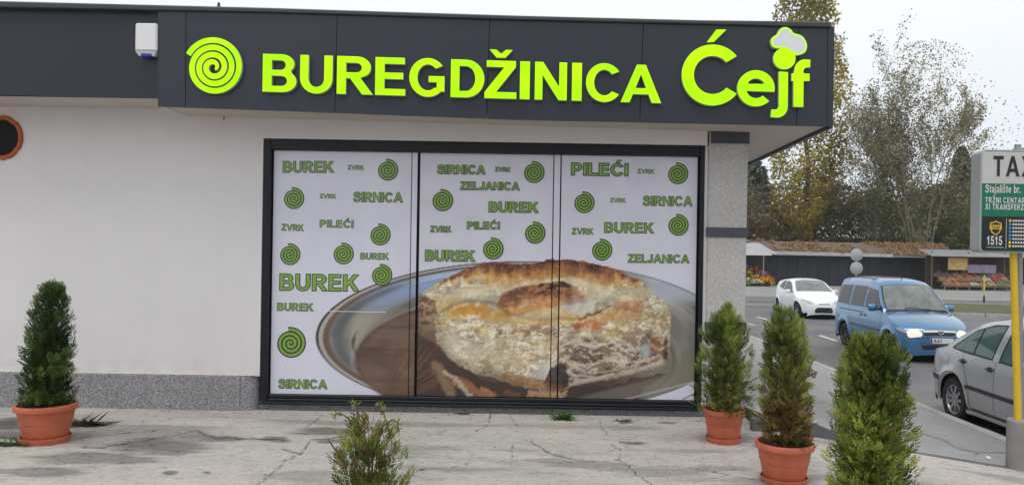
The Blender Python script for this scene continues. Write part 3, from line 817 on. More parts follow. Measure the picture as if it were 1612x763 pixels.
    p = blob(p, 902, 502, 34, 9, (212, 176, 90), .7); p = blob(p, 926, 510, 28, 13, (192, 112, 52), .95); p = blob(p, 914, 512, 14, 7, (150, 76, 48), .6); p = blob(p, 962, 497, 42, 12, (204, 152, 82), .8)
    p = blob(p, 990, 480, 30, 9, (190, 130, 72), .85); p = blob(p, 1004, 462, 26, 10, (212, 196, 156), .6); p = blob(p, 985, 512, 20, 10, (188, 152, 100), .6)
    p = blob(p, 855, 545, 30, 14, (204, 184, 130), .5); p = blob(p, 780, 560, 50, 16, (206, 192, 150), .5); p = blob(p, 870, 585, 26, 18, (200, 194, 188), .9, .5)
    p = blob(p, 765, 571, 10, 15, (160, 122, 84), .6, 1.6); p = blob(p, 710, 540, 16, 24, (212, 206, 186), .5); p = blob(p, 730, 552, 30, 20, (220, 214, 196), .45)
    # creases between the coils
    for pts_, w_, a_ in [([(686, 500), (700, 486), (722, 476), (752, 472), (782, 478), (800, 494)], 5, .5), ([(912, 502), (930, 495), (948, 487), (962, 481)], 2.2, .95), ([(800, 494), (840, 503), (884, 500), (912, 502)], 4, .35),
                         ([(944, 478), (975, 484), (1010, 490), (1040, 500)], 5, .3), ([(905, 503), (898, 516), (900, 532)], 3, .35), ([(690, 455), (740, 452), (780, 458)], 3, .25), ([(1020, 470), (1030, 500), (1022, 530)], 4, .25)]:
        p = mixc(p, R(104, 80, 54), (1 - sstep(w_ * .15, w_, seg_dist(su, sv, pts_))) * a_)
    # cut side: filling between pale leaves of pastry
    cut = [(880, 540), (905, 534), (935, 528), (968, 540), (1000, 532), (1022, 520), (1042, 540), (1054, 520), (1056, 566), (1035, 578), (985, 592), (930, 602), (885, 611), (876, 585)]
    C = soft(cut, 7)
    w_ = 1 - np.abs(2 * fbm(u / 20 + 2.2 * m1, v / 9 + 2.6 * m1 + 1.2 * m2, 4, 67) - 1)
    fcol = c * 0 + R(122, 98, 84); fcol = mixc(fcol, R(78, 56, 50), sstep(.40, .62, fbm(u / 14, v / 7, 5, 69))); fcol = mixc(fcol, R(158, 124, 98), sstep(.52, .70, m3) * .6)
    fcol = mixc(fcol, R(206, 194, 174), sstep(.80, .95, w_) * .85); fcol = mixc(fcol, R(60, 44, 42), sstep(.6, .72, m2) * .6)
    p = mixc(p, fcol, C * .92)
    for pts_, w_, a_ in [([(882, 607), (930, 597), (985, 586), (1035, 573), (1055, 560)], 5, .9), ([(880, 546), (905, 536), (932, 546), (965, 538), (985, 552), (1010, 545)], 4, .75), ([(884, 566), (920, 575), (960, 566), (1000, 570), (1040, 560)], 3.5, .55), ([(900, 590), (950, 584), (1000, 576)], 3, .45)]:
        p = mixc(p, R(216, 206, 188), (1 - sstep(w_ * .2, w_, seg_dist(su, sv, pts_))) * a_)
    p = mixc(p, R(44, 28, 25), soft([(868, 578), (880, 572), (890, 574), (896, 606), (872, 613), (855, 604)], 1.5) * .92)
    p = blob(p, 1018, 552, 10, 13, (166, 176, 180), .8, .6); p = blob(p, 1031, 545, 10, 14, (150, 98, 62), .75, .9); p = blob(p, 992, 524, 18, 12, (152, 114, 82), .6, 1.6); p = blob(p, 1048, 548, 5, 26, (70, 50, 48), .8, .8)
    p = mixc(p, R(150, 98, 60), soft([(770, 592), (800, 586), (850, 598), (884, 606), (884, 613), (850, 614), (807, 605)], 2.5) * .65)
    # left broken end
    p = mixc(p, R(108, 66, 48), soft([(655, 470), (668, 463), (686, 475), (688, 494), (670, 500), (655, 500)], 2) * (.65 + .35 * sstep(.42, .6, m3)))
    p = mixc(p, R(130, 108, 76), soft([(655, 500), (686, 494), (684, 510), (686, 526), (668, 526), (655, 512)], 2) * .85)
    p = blob(p, 672, 508, 10, 4, (56, 42, 32), .8, .6)
    # grain of the print and the pie's own rounded edge in the picture
    p = p * (.84 + .32 * m4)[..., None]; p = p * (.88 + .24 * m3)[..., None]; p = p * (.87 + .24 * sstep(.3, .7, m2))[..., None]
    low = seg_dist(u, v, body[20:36]); p = p * (1 - .38 * (1 - sstep(1, 20, low + 6 * (m2 - .5))))[..., None]
    c = mixc(c, p, B)
    c = c * (.95 + .10 * fbm(u / 30, v / 30, 3, 35))[..., None]
    return np.clip(c, .004, 1)

M_film = mat('printed_film', rough=0.4, attr=True, spec=0.2, coat=1.0)
def film_sheet(nm, u0, u1, y, z0, z1):
    x0, x1 = wx(u0), wx(u1)
    nx_ = max(3, int((x1 - x0) / .0092)); nz_ = int((z1 - z0) / .0092)
    X_, Z_ = np.meshgrid(np.linspace(x0, x1, nx_), np.linspace(z0, z1, nz_))
    u_, v_ = PX(X_, Z_, DWIN)
    c_ = film(u_, v_)
    ii = np.arange(nx_ * nz_).reshape(nz_, nx_)
    fq = np.stack([ii[:-1, :-1], ii[:-1, 1:], ii[1:, 1:], ii[1:, :-1]], -1).reshape(-1, 4)
    return link(nm, fastmesh(nm, np.stack([X_, X_ * 0 + y, Z_], -1).reshape(-1, 3), fq, c_.reshape(-1, 3)), M_film, win_o)
spans = [('glass_panel', 428.5, 645.2, 0), ('frame_strip', 646.8, 655, -.012), ('glass_panel', 659, 868.4, .006), ('frame_strip', 870, 879.4, -.006), ('glass_panel', 881.6, 1095.5, .0)]
for nm, a_, b_, dy in spans:
    film_sheet(nm, a_, b_, YWIN + dy, ZB + .004, ZT - .004)
# ------------------------------------------------------------------ lettering
def arc(cx, cy, rx, ry, a0, a1, n=10):
    return [(cx + rx * math.cos(math.radians(a0 + (a1 - a0) * k / n)), cy + ry * math.sin(math.radians(a0 + (a1 - a0) * k / n))) for k in range(n + 1)]
def ribbon(pts, w):
    """outline round a centre line; w may be a list"""
    n = len(pts); ws = w if isinstance(w, (list, tuple)) else [w] * n
    L_, R_ = [], []
    for i, p in enumerate(pts):
        a_ = pts[max(i - 1, 0)]; b_ = pts[min(i + 1, n - 1)]
        dx, dy = b_[0] - a_[0], b_[1] - a_[1]; l_ = math.hypot(dx, dy) or 1
        nx_, ny_ = -dy / l_ * ws[i] / 2, dx / l_ * ws[i] / 2
        L_.append((p[0] + nx_, p[1] + ny_)); R_.append((p[0] - nx_, p[1] - ny_))
    return R_ + L_[::-1]
def crom(P, k=5):
    out = []
    for i in range(len(P) - 1):
        p0, p1, p2, p3 = P[max(i - 1, 0)], P[i], P[i + 1], P[min(i + 2, len(P) - 1)]
        for j in range(k):
            t_ = j / k
            out.append(tuple(.5 * ((2 * p1[c_]) + (-p0[c_] + p2[c_]) * t_ + (2 * p0[c_] - 5 * p1[c_] + 4 * p2[c_] - p3[c_]) * t_ ** 2 + (-p0[c_] + 3 * p1[c_] - 3 * p2[c_] + p3[c_]) * t_ ** 3) for c_ in (0, 1)))
    out.append(P[-1]); return out
GL = {}   # char: (advance, [ [outer, hole, ...], ... ])
GL['I'] = (.20, [[[(0, 0), (.2, 0), (.2, 1), (0, 1)]]])
GL['E'] = (.66, [[[(0, 0), (.66, 0), (.66, .17), (.2, .17), (.2, .43), (.61, .43), (.61, .60), (.2, .60), (.2, .83), (.64, .83), (.64, 1), (0, 1)]]])
GL['F'] = (.6, [[[(0, 0), (.2, 0), (.2, .42), (.56, .42), (.56, .59), (.2, .59), (.2, .83), (.62, .83), (.62, 1), (0, 1)]]])
GL['L'] = (.60, [[[(0, 0), (.61, 0), (.61, .17), (.2, .17), (.2, 1), (0, 1)]]])
GL['T'] = (.72, [[[(.26, 0), (.46, 0), (.46, .83), (.72, .83), (.72, 1), (0, 1), (0, .83), (.26, .83)]]])
GL['N'] = (.79, [[[(0, 0), (.19, 0), (.19, .65), (.59, 0), (.79, 0), (.79, 1), (.6, 1), (.6, .35), (.2, 1), (0, 1)]]])
GL['Z'] = (.71, [[[(0, 0), (.72, 0), (.72, .17), (.26, .17), (.7, .84), (.7, 1), (.04, 1), (.04, .83), (.44, .83), (0, .16)]]])
GL['A'] = (.92, [[[(0, 0), (.21, 0), (.29, .22), (.65, .22), (.73, 0), (.95, 0), (.58, 1), (.37, 1)], [(.345, .38), (.47, .75), (.595, .38)]]])
GL['V'] = (.90, [[[(.37, 0), (.57, 0), (.94, 1), (.73, 1), (.47, .26), (.21, 1), (0, 1)]]])
GL['K'] = (.80, [[[(0, 0), (.2, 0), (.2, .31), (.33, .45), (.59, 0), (.85, 0), (.47, .59), (.82, 1), (.55, 1), (.2, .58), (.2, 1), (0, 1)]]])
GL['X'] = (.86, [[[(0, 0), (.24, 0), (.44, .33), (.64, 0), (.88, 0), (.56, .52), (.86, 1), (.62, 1), (.44, .69), (.26, 1), (.02, 1), (.32, .52)]]])
GL['M'] = (.92, [[[(0, 0), (.18, 0), (.18, .7), (.37, 0), (.55, 0), (.74, .7), (.74, 0), (.92, 0), (.92, 1), (.64, 1), (.46, .34), (.28, 1), (0, 1)]]])
GL['U'] = (.78, [[[(0, 1), (0, .38)] + arc(.39, .38, .39, .395, 180, 360, 12)[1:] + [(.78, 1), (.58, 1), (.58, .38)] + arc(.39, .38, .19, .22, 360, 180, 10)[1:] + [(.2, 1)]]])
GL['J'] = (.56, [[[(.56, 1), (.36, 1), (.36, .30)] + arc(.275, .28, .085, .13, 0, -180, 8)[1:] + arc(.28, .28, .28, .295, 180, 360, 12) + [(.56, .3)]]])
GL['D'] = (.76, [[[(0, 0), (.36, 0)] + arc(.36, .5, .42, .5, -90, 90, 14)[1:] + [(0, 1)], [(.2, .17), (.2, .83), (.34, .83)] + arc(.35, .5, .22, .33, 90, -90, 12)]])
GL['P'] = (.70, [[[(0, 0), (.2, 0), (.2, .37), (.4, .37)] + arc(.4, .685, .3, .315, -90, 90, 12)[1:] + [(0, 1)], [(.2, .54), (.2, .83), (.37, .83)] + arc(.38, .685, .12, .145, 90, -90, 8)]])
GL['R'] = (.78, [[[(0, 0), (.2, 0), (.2, .42), (.29, .42), (.56, 0), (.80, 0), (.56, .37), (.52, .44)] + arc(.45, .71, .30, .29, -55, 90, 12)[1:] + [(0, 1)], [(.2, .575), (.2, .83), (.42, .83)] + arc(.43, .7025, .12, .1275, 90, -90, 8)]])
GL['B'] = (.74, [[[(0, 0), (.43, 0)] + arc(.44, .285, .31, .285, -90, 48, 10)[1:] + arc(.42, .745, .28, .255, -42, 90, 10) + [(0, 1)], [(.2, .16), (.2, .43), (.41, .43)] + arc(.42, .295, .125, .135, 90, -90, 8), [(.2, .585), (.2, .84), (.38, .84)] + arc(.40, .7125, .11, .1275, 90, -90, 8)]])
GL['C'] = (.84, [[arc(.45, .5, .45, .515, 36, 324, 22) + arc(.45, .5, .25, .34, 318, 42, 18)]])
GL['G'] = (.90, [[arc(.46, .5, .46, .515, 38, 316, 20) + [(.87, .13), (.87, .54), (.48, .54), (.48, .38), (.68, .38), (.68, .23)] + arc(.46, .5, .26, .345, 308, 44, 18)]])
GL['S'] = (.74, [[ribbon(crom([(.65, .70), (.60, .85), (.38, .917), (.16, .86), (.11, .72), (.20, .61), (.42, .53), (.60, .44), (.65, .28), (.56, .13), (.36, .083), (.14, .14), (.08, .31)], 4), .19)]])
GL['1'] = (.5, [[[(.22, 0), (.42, 0), (.42, 1), (.26, 1), (.18, .86), (.04, .77), (.04, .60), (.22, .70)]]])
GL['4'] = (.66, [[[(.38, 0), (.57, 0), (.57, .21), (.68, .21), (.68, .37), (.57, .37), (.57, 1), (.40, 1), (0, .38), (0, .21), (.38, .21)], [(.38, .37), (.17, .37), (.38, .70)]]])
GL['5'] = (.68, [[ribbon(crom([(.10, .27), (.20, .12), (.38, .08), (.55, .16), (.59, .32), (.53, .49), (.36, .57), (.17, .50)], 4), .18), ], [[(.10, .47), (.26, .47), (.30, .83), (.62, .83), (.62, 1), (.16, 1)]]])
GL['9'] = (.66, [[arc(.33, .67, .32, .335, 0, 360, 20)[:-1], arc(.33, .67, .13, .165, 360, 0, 14)[:-1]], [ribbon(crom([(.56, .62), (.55, .35), (.44, .13), (.24, .085), (.08, .2)], 4), .17)]])
GL['i'] = (.19, [[[(0, 0), (.19, 0), (.19, .72), (0, .72)]], [[(0, .84), (.19, .84), (.19, 1), (0, 1)]]])
GL['l'] = (.19, [[[(0, 0), (.19, 0), (.19, 1), (0, 1)]]])
GL['t'] = (.38, [[[(.10, .12), (.18, .01), (.38, 0), (.38, .14), (.29, .17), (.29, .58), (.4, .58), (.4, .72), (.29, .72), (.29, .92), (.10, .86), (.10, .72), (0, .72), (0, .58), (.10, .58)]]])
GL['j'] = (.24, [[[(.05, .72), (.05, -.04), (-.08, -.09), (-.08, -.24), (.12, -.22), (.24, -.1), (.24, .72)]], [[(.05, .84), (.24, .84), (.24, 1), (.05, 1)]]])
GL['a'] = (.58, [[ribbon(crom([(.07, .52), (.16, .62), (.32, .655), (.45, .58), (.475, .42), (.475, .2), (.51, 0)], 4), .16)], [arc(.25, .2, .25, .21, 0, 360, 16)[:-1], arc(.27, .2, .10, .09, 360, 0, 10)[:-1]]])
GL['e'] = (.62, [[arc(.31, .36, .31, .375, 0, 318, 20) + arc(.31, .36, .14, .22, 312, 205, 8) + [(.62, .29)], arc(.31, .41, .14, .17, 180, 0, 8)]])
GL['s'] = (.54, [[[(p[0] * .73, p[1] * .73) for p in GL['S'][1][0][0]]]])
GL['b'] = (.62, [[[(0, 0), (.19, 0), (.19, 1), (0, 1)]], [arc(.33, .36, .29, .375, 0, 360, 18)[:-1], arc(.34, .36, .13, .22, 360, 0, 12)[:-1]]])
GL['r'] = (.4, [[[(0, 0), (.19, 0), (.19, .45), (.28, .56), (.42, .56), (.42, .73), (.26, .72), (.18, .63), (.18, .72), (0, .72)]]])
GL['.'] = (.2, [[[(0, 0), (.18, 0), (.18, .18), (0, .18)]]])
CAR = lambda cx, y=1.08: [[(cx - .1, y), (cx + .1, y), (cx + .26, y + .21), (cx + .11, y + .21), (cx, y + .1), (cx - .11, y + .21), (cx - .26, y + .21)]]
GL['Ž'] = (GL['Z'][0], GL['Z'][1] + [CAR(.36)])
GL['Ć'] = (GL['C'][0], GL['C'][1] + [[[(.38, 1.07), (.52, 1.07), (.70, 1.28), (.46, 1.28)]]])
GL['Č'] = (GL['C'][0], GL['C'][1] + [CAR(.45)])
GL['š'] = (GL['s'][0], GL['s'][1] + [CAR(.27, .8)])
def area(p): return sum(p[i][0] * p[(i + 1) % len(p)][1] - p[(i + 1) % len(p)][0] * p[i][1] for i in range(len(p))) / 2
def offset(poly, d, hole=False):
    n = len(poly); sgn = 1 if area(poly) > 0 else -1
    if hole: sgn = -sgn
    out = []
    for i in range(n):
        p0, p1, p2 = poly[i - 1], poly[i], poly[(i + 1) % n]
        e1 = (p1[0] - p0[0], p1[1] - p0[1]); e2 = (p2[0] - p1[0], p2[1] - p1[1])
        l1 = math.hypot(*e1) or 1e-9; l2 = math.hypot(*e2) or 1e-9
        n1_ = (e1[1] / l1, -e1[0] / l1); n2_ = (e2[1] / l2, -e2[0] / l2)
        k = 1 + n1_[0] * n2_[0] + n1_[1] * n2_[1]; k = max(k, .45)
        out.append((p1[0] + (n1_[0] + n2_[0]) / k * d * sgn, p1[1] + (n1_[1] + n2_[1]) / k * d * sgn))
    return out
def fill(rings):
    pts = [p for r_ in rings for p in r_]
    tris = tessellate_polygon([[Vector((p[0], p[1], 0)) for p in r_] for r_ in rings])
    return pts, tris
def word(text, gap=.1, space=.35):
    """list of glyph shapes laid out from x=0, cap height 1; returns shapes per letter and total width"""
    x = 0; out = []
    for ch in text:
        if ch == ' ': x += space; continue
        adv, shapes = GL[ch]
        out.append([[[(p[0] + x, p[1]) for p in r_] for r_ in sh] for sh in shapes])
        x += adv + gap
    return out, x - gap
def flat(mb, shapes, tf, grow=0.0, mi=0):
    """shapes in plane coordinates (metres) -> faces at tf(x, y)"""
    for j_, sh in enumerate(shapes):
        rings = [offset(r_, grow, k > 0) if grow else r_ for k, r_ in enumerate(sh)]
        pts, tris = fill(rings)
        mb.add([(q_[0], q_[1] - .0004 * j_, q_[2]) for q_ in (tf(*p) for p in pts)], tris, mi)
def solid(mb, shapes, depth, y0, ch=.006):
    """extruded sign letter standing out from plane y0 towards -y; face material 0, returns 1"""
    for sh in shapes:
        rin = [offset(r_, -ch, k > 0) for k, r_ in enumerate(sh)]
        pts, tris = fill(rin)
        mb.add([(x, y0 - depth, z) for x, z in pts], tris, 0)
        for k, r_ in enumerate(sh):
            n = len(r_); ri = rin[k]
            mb.add([(x, y0 - depth, z) for x, z in ri] + [(x, y0 - depth + ch, z) for x, z in r_], [(i, (i + 1) % n, n + (i + 1) % n, n + i) for i in range(n)], 0)
            mb.add([(x, y0 - depth + ch, z) for x, z in r_] + [(x, y0 - .004, z) for x, z in r_], [(i, (i + 1) % n, n + (i + 1) % n, n + i) for i in range(n)], 1)

# lime acrylic faces, lit from behind by uneven LEDs
M_lime = bpy.data.materials.new('lit_lime_acrylic'); M_lime.use_nodes = True
t = M_lime.node_tree; b = t.nodes['Principled BSDF']; b.inputs['Roughness'].default_value = .35
b.inputs['Base Color'].default_value = (.16, .30, .002, 1); b.inputs['Specular IOR Level'].default_value = .15
co = t.nodes.new('ShaderNodeTexCoord'); n1 = t.nodes.new('ShaderNodeTexNoise'); n1.inputs['Scale'].default_value = 4.2; n1.inputs['Detail'].default_value = 1.5
t.links.new(co.outputs['Object'], n1.inputs['Vector'])
r = t.nodes.new('ShaderNodeValToRGB'); r.color_ramp.elements[0].position = .38; r.color_ramp.elements[0].color = (.36, .93, .0, 1)
r.color_ramp.elements[1].position = .66; r.color_ramp.elements[1].color = (.50, .97, .0, 1)
t.links.new(n1.outputs['Fac'], r.inputs[0]); t.links.new(r.outputs[0], b.inputs['Emission Color']); b.inputs['Emission Strength'].default_value = .82
M_ret = mat('pale_letter_return', (.42, .47, .44), .4)

def fit(text, u0, v0, u1, v1, h_px, d, gap=.1):
    """letters whose baseline runs from photo point (u0,v0) to (u1,v1) on the plane at distance d"""
    shapes, w = word(text, gap)
    ax, az = U(u0, v0, d); bx, bz = U(u1, v1, d)
    L_ = math.hypot(bx - ax, bz - az); ex_ = ((bx - ax) / L_, (bz - az) / L_)
    sx = L_ / w; sy = h_px * d / F
    f = lambda p: (ax + ex_[0] * p[0] * sx, az + ex_[1] * p[0] * sx + p[1] * sy)
    return [[[[f(p) for p in r_] for r_ in sh] for sh in let] for let in shapes]
DS = DF - .06
sign = thing('shop_sign', 'lime green illuminated three dimensional letters reading BUREGDŽINICA on the fascia', 'sign')
LX = [(412.5, 465), (471.5, 522.5), (529.5, 585), (590, 637.5), (643.5, 701), (709, 760.5), (762.5, 812), (818, 833.5), (841.5, 892), (900, 915.5), (922, 976), (977, 1039)]
for ch_, (la, lb) in zip('BUREGDŽINICA', LX):
    vb_ = lambda u_: 144 + (u_ - 413) * .0292
    base_w = GL[ch_][0]
    let = fit(ch_, la, vb_(la), lb, vb_(lb), 59.5, DS)[0]
    mb = MB(); solid(mb, let, .055, YF - .002); mb.build('letter', [M_lime, M_ret], sign, fix=False)
emb = thing('spiral_sign', 'round lime green illuminated spiral emblem left of the big letters', 'sign')
pts = []; ws = []
NT = 3.55
for k in range(150):
    s_ = k / 149; th = math.radians(153) - s_ * NT * 2 * PI
    rr = (44.8 - 11.4 * s_ * NT) * (1 + .02 * math.cos(th))
    pts.append((334.5 + rr * math.cos(th), 105.5 - rr * math.sin(th))); ws.append(8.7 if s_ < .86 else 8.7 - 4.5 * (s_ - .86) / .14)
P_ = [U(p[0], p[1], DS) for p in pts]
def rib_shape(P_, ws):
    """ribbon as a chain of quads (safe for long spirals)"""
    o_ = ribbon(P_, ws); n = len(P_)
    return o_[:n], o_[n:][::-1]
R_, L_ = rib_shape(P_, [w_ * DS / F for w_ in ws])
mb = MB(); n = len(P_)
Ri, Li = rib_shape(P_, [(w_ - 1.6) * DS / F for w_ in ws])
yf = YF - .05
mb.add([(x, yf, z) for x, z in Ri] + [(x, yf, z) for x, z in Li], [(i, i + 1, n + i + 1, n + i) for i in range(n - 1)], 0)
for A_, Ai in ((R_, Ri), (L_, Li)):
    mb.add([(x, yf, z) for x, z in Ai] + [(x, yf + .006, z) for x, z in A_], [(i, i + 1, n + i + 1, n + i) for i in range(n - 1)], 0)
    mb.add([(x, yf + .006, z) for x, z in A_] + [(x, YF - .004, z) for x, z in A_], [(i, i + 1, n + i + 1, n + i) for i in range(n - 1)], 1)
for e in (0, n - 1):
    mb.add([(R_[e][0], yf + .006, R_[e][1]), (L_[e][0], yf + .006, L_[e][1]), (L_[e][0], YF - .004, L_[e][1]), (R_[e][0], YF - .004, R_[e][1])], [(0, 1, 2, 3)], 1)
mb.build('spiral', [M_lime, M_ret], emb, fix=False)
# name sign with the cook's hat
nm = thing('name_sign', 'lime green illuminated name Ćejf with a small white chef hat above the j', 'sign')
def px_shapes(sh): return [[[U(p[0], p[1], DS) for p in r_] for r_ in s_] for s_ in sh]
def circ(cx, cy, rx, ry, a0, a1, n=24): return [(cx + rx * math.cos(math.radians(a0 + (a1 - a0) * k / n)), cy - ry * math.sin(math.radians(a0 + (a1 - a0) * k / n))) for k in range(n + 1)]
Cc = [[circ(1122, 118, 48.5, 48, 38, 322, 40) + circ(1122, 118, 29.5, 30, 318, 42, 32)]]
ac = [[[(1113, 66.5), (1124, 66), (1144, 46.5), (1128, 46.5)]]]
ee = [[circ(1190.5, 139, 29.5, 28.5, -11, 315, 36) + circ(1190.5, 139, 15.5, 15.5, 312, 195, 12) + [(1219.6, 144.6)], circ(1190.5, 137.5, 14.5, 14, 152, 28, 10) + [(1203, 132), (1177.5, 132)]]]
jj = [[[(1226.5, 112.5), (1241, 113.5), (1240.5, 167)] + circ(1224, 168, 16.4, 17, 0, -90, 8) + [(1214, 184), (1215, 172), (1221, 172.5)] + circ(1222, 166, 4.5, 6, -70, 0, 4)]]
ff = [[[(1249.5, 168), (1249.5, 127.5), (1246.5, 127.5), (1246.5, 115.5), (1250, 115.5)] + circ(1267, 112, 16, 18.5, 175, 95, 8) + [(1276, 94), (1276, 106)] + circ(1272, 112.5, 7, 6.5, 80, 180, 5) + [(1265.5, 115.5), (1275, 116), (1275, 127.5), (1265.5, 127.5), (1265, 168.5)]]]
def rev(sh): return [[(r_[::-1] if area(r_) < 0 else r_) for r_ in s_] for s_ in sh]
for nme, sh in (('letter', Cc + ac), ('letter', ee), ('letter', jj), ('letter', ff)):
    mb = MB(); solid(mb, rev(px_shapes(sh)), .055, YF - .002, .005); mb.build(nme, [M_lime, M_ret], nm, fix=False)
head = [[circ(1235.5, 92, 17.5, 17, 0, 360, 28)[:-1]]]
mb = MB(); solid(mb, rev(px_shapes(head)), .050, YF - .002, .005); mb.build('cook_head', [M_lime, M_ret], nm, fix=False)
hat = crom([(1222, 76), (1216, 73), (1213.5, 66), (1216, 59), (1223, 54), (1228, 46), (1236, 42.5), (1245, 46), (1250, 52), (1260, 55), (1267, 61), (1271, 72), (1268, 82), (1260, 86), (1252, 87), (1247, 83), (1234, 77), (1222, 76)], 4)[:-1]
hx_ = rev(px_shapes([[hat]]))
mb = MB(); solid(mb, hx_, .056, YF - .002, .005); ho = mb.build('chef_hat', [M_lime, M_ret], nm, fix=False)
mb = MB(); flat(mb, hx_, lambda x, z: (x, YF - .060, z), -.017); mb.build('hat_face', mat('hat_white_acrylic', (.62, .66, .66), .5, emit=(.55, .65, .6), emits=.12), ho, fix=False)

# printed words and spirals on the window film
M_pg = mat('print_green', (.20, .36, .05), .32, coat=.3, noise=(9, .12)); M_pd = mat('print_dark_green', (.018, .045, .018), .32, coat=.3)
words = [('BUREK', 445, 272, 525, 272, 18.5), ('ZVRK', 547, 267.5, 573, 268, 8), ('SIRNICA', 556, 318, 634, 319, 16), ('ZVRK', 503, 312.5, 529, 313, 8), ('ZVRK', 443, 363, 478, 364, 11),
         ('PILEĆI', 503, 358, 557, 359, 12.5), ('BUREK', 567, 408.5, 612, 409, 11), ('BUREK', 440, 457, 564, 458.5, 26.5), ('BUREK', 436, 489, 493, 490, 13), ('SIRNICA', 438, 611, 515, 612, 15),
         ('SIRNICA', 688, 274, 764, 275, 15), ('ZVRK', 779, 270.5, 804, 271, 8), ('ZELJANICA', 724, 299, 818, 300, 13.5), ('BUREK', 769, 334, 847, 335, 17), ('ZVRK', 677, 365.5, 710, 366, 10.5), ('PILEĆI', 735, 361, 787, 361, 12.5), ('BUREK', 669, 410.5, 747, 411.5, 17.5),
         ('PILEĆI', 899, 276, 989, 277.5, 20), ('ZVRK', 1003, 273.5, 1030, 274, 8), ('SIRNICA', 1012, 324, 1090, 325, 16), ('ZVRK', 960, 319, 985, 319.5, 8), ('BUREK', 951, 366.5, 1029, 367.5, 17), ('ZVRK', 900, 369, 934, 369.5, 10.5), ('ZELJANICA', 988, 413.5, 1085, 414.5, 14)]
spir = [(610, 268.5, 16), (462, 313, 16), (598, 370, 16), (456, 401, 16), (540, 400, 16), (600.5, 433.5, 16), (457.5, 540, 23), (840, 272, 16), (696, 316, 16), (841.5, 367, 16), (775.5, 392, 16), (1066.5, 274, 16), (919, 319.5, 16), (1067, 355, 16), (947, 394, 16)]
YP = YWIN - .0015
for (tx, u0, v0, u1, v1, h_) in words:
    lets = fit(tx, u0 + .6, v0 - .6, u1 - .6, v1 - .6, h_ - 1.2, DWIN, .13)
    md = MB(); mg = MB()
    for i, let in enumerate(lets):
        e = .0002 * (i % 2)
        flat(md, let, lambda x, z: (x, YP - e, z), .0085 if h_ > 19 else min(.0085, .047 * h_ * DWIN / F))
        flat(mg, let, lambda x, z: (x, YP - .0012, z), -.002 if h_ > 9 else -.001)
    w_ = md.build('printed_word', M_pd, win_o, fix=False); mg.build('word_fill', M_pg, w_, fix=False)
for (cu, cv, rr0) in spir:
    k_ = DWIN / F; cx, cz = U(cu, cv, DWIN); R0 = rr0 * k_
    NT2 = 3.3; pitch = R0 * .285
    md = MB(); poly = []
    for k in range(40):
        th = math.radians(100) - k / 39 * 2 * PI
        r_ = R0 * 1.10 - pitch * (k / 39) + .006
        poly.append((cx + r_ * math.cos(th), cz + r_ * math.sin(th)))
    flat(md, [[poly]], lambda x, z: (x, YP, z))
    mg = MB(); pts = []; ws = []
    for k in range(110):
        s_ = k / 109; th = math.radians(98) - s_ * NT2 * 2 * PI
        r_ = R0 * 1.10 - pitch * .5 - pitch * NT2 * s_
        pts.append((cx + max(r_, 0) * math.cos(th), cz + max(r_, 0) * math.sin(th))); ws.append(pitch * .58)
    A_, B_ = rib_shape(pts, ws); n = len(pts)
    mg.add([(x, YP - .0012, z) for x, z in A_] + [(x, YP - .0012, z) for x, z in B_], [(i, i + 1, n + i + 1, n + i) for i in range(n - 1)])
    w_ = md.build('printed_spiral', M_pd, win_o, fix=False); mg.build('spiral_fill', M_pg, w_, fix=False)
# pale scratch line on the left film
MB().add([(wx(498, 490), YP - .0005, wz(489.6, 500)), (wx(608, 490), YP - .0005, wz(491.3, 608)), (wx(608, 490), YP - .0005, wz(490.4, 608)), (wx(498, 490), YP - .0005, wz(488.8, 500))], [(0, 1, 2, 3)]).build('scratch', mat('scratch_white', (.8, .8, .82), .5), win_o)

# ------------------------------------------------------------------ alarm siren box
ax_, az_ = U(214, 90, DF); bx_, bz_ = U(249, 38, DF)
si = thing('alarm_siren', 'white alarm siren box with blue lens on the dark fascia', 'alarm box', (ax_, YF + .046, az_))
w_ = bx_ - ax_; h_ = bz_ - az_
mb = MB(); mb.bbox(.0, w_, -.075, 0, .055, h_, .014); mb.add([(.004, -.072, .056), (w_ - .004, -.072, .056), (w_ - .03, -.05, 0.012), (.03, -.05, .012), (.004, 0, .056), (w_ - .004, 0, .056), (w_ - .03, 0, .012), (.03, 0, .012)], [(0, 1, 2, 3), (0, 3, 7, 4), (1, 2, 6, 5), (3, 2, 6, 7)])
mb.build('housing', M_white, si)
MB().bbox(.055, w_ - .055, -.068, -.01, .0, .034, .008).build('lens', M_blue, si)

# ------------------------------------------------------------------ taxi sign on its post
DT = 7.55; YT = DT - DW
bxx, _ = U(1603, 736, DT); txx, _ = U(1596, 398, DT)
zb0 = float(apron_z(bxx)) - .02
ztop = U(1600, 398, DT)[1]
taxi = thing('taxi_sign', 'green and white taxi stand sign board on a yellow post', 'sign', (bxx, YT, zb0))
lean = txx - bxx
MB().tube([(-.012, -.02, .3), (lean - .02, -.02, ztop - zb0 + .05)], .034, 14).build('post', M_yellow, taxi, True)
MB().tube([(.055, .05, .3), (lean + .052, .05, ztop - zb0 + 1.08)], .031, 14).build('support_pole', M_steel, taxi, True)
mb = MB(); mb.lathe([(0, .52), (.10, .52), (.115, .505), (.118, 0), (.12, -.06)], 28, (.02, .02, 0)); mb.build('base_tube', M_conc, taxi, True)
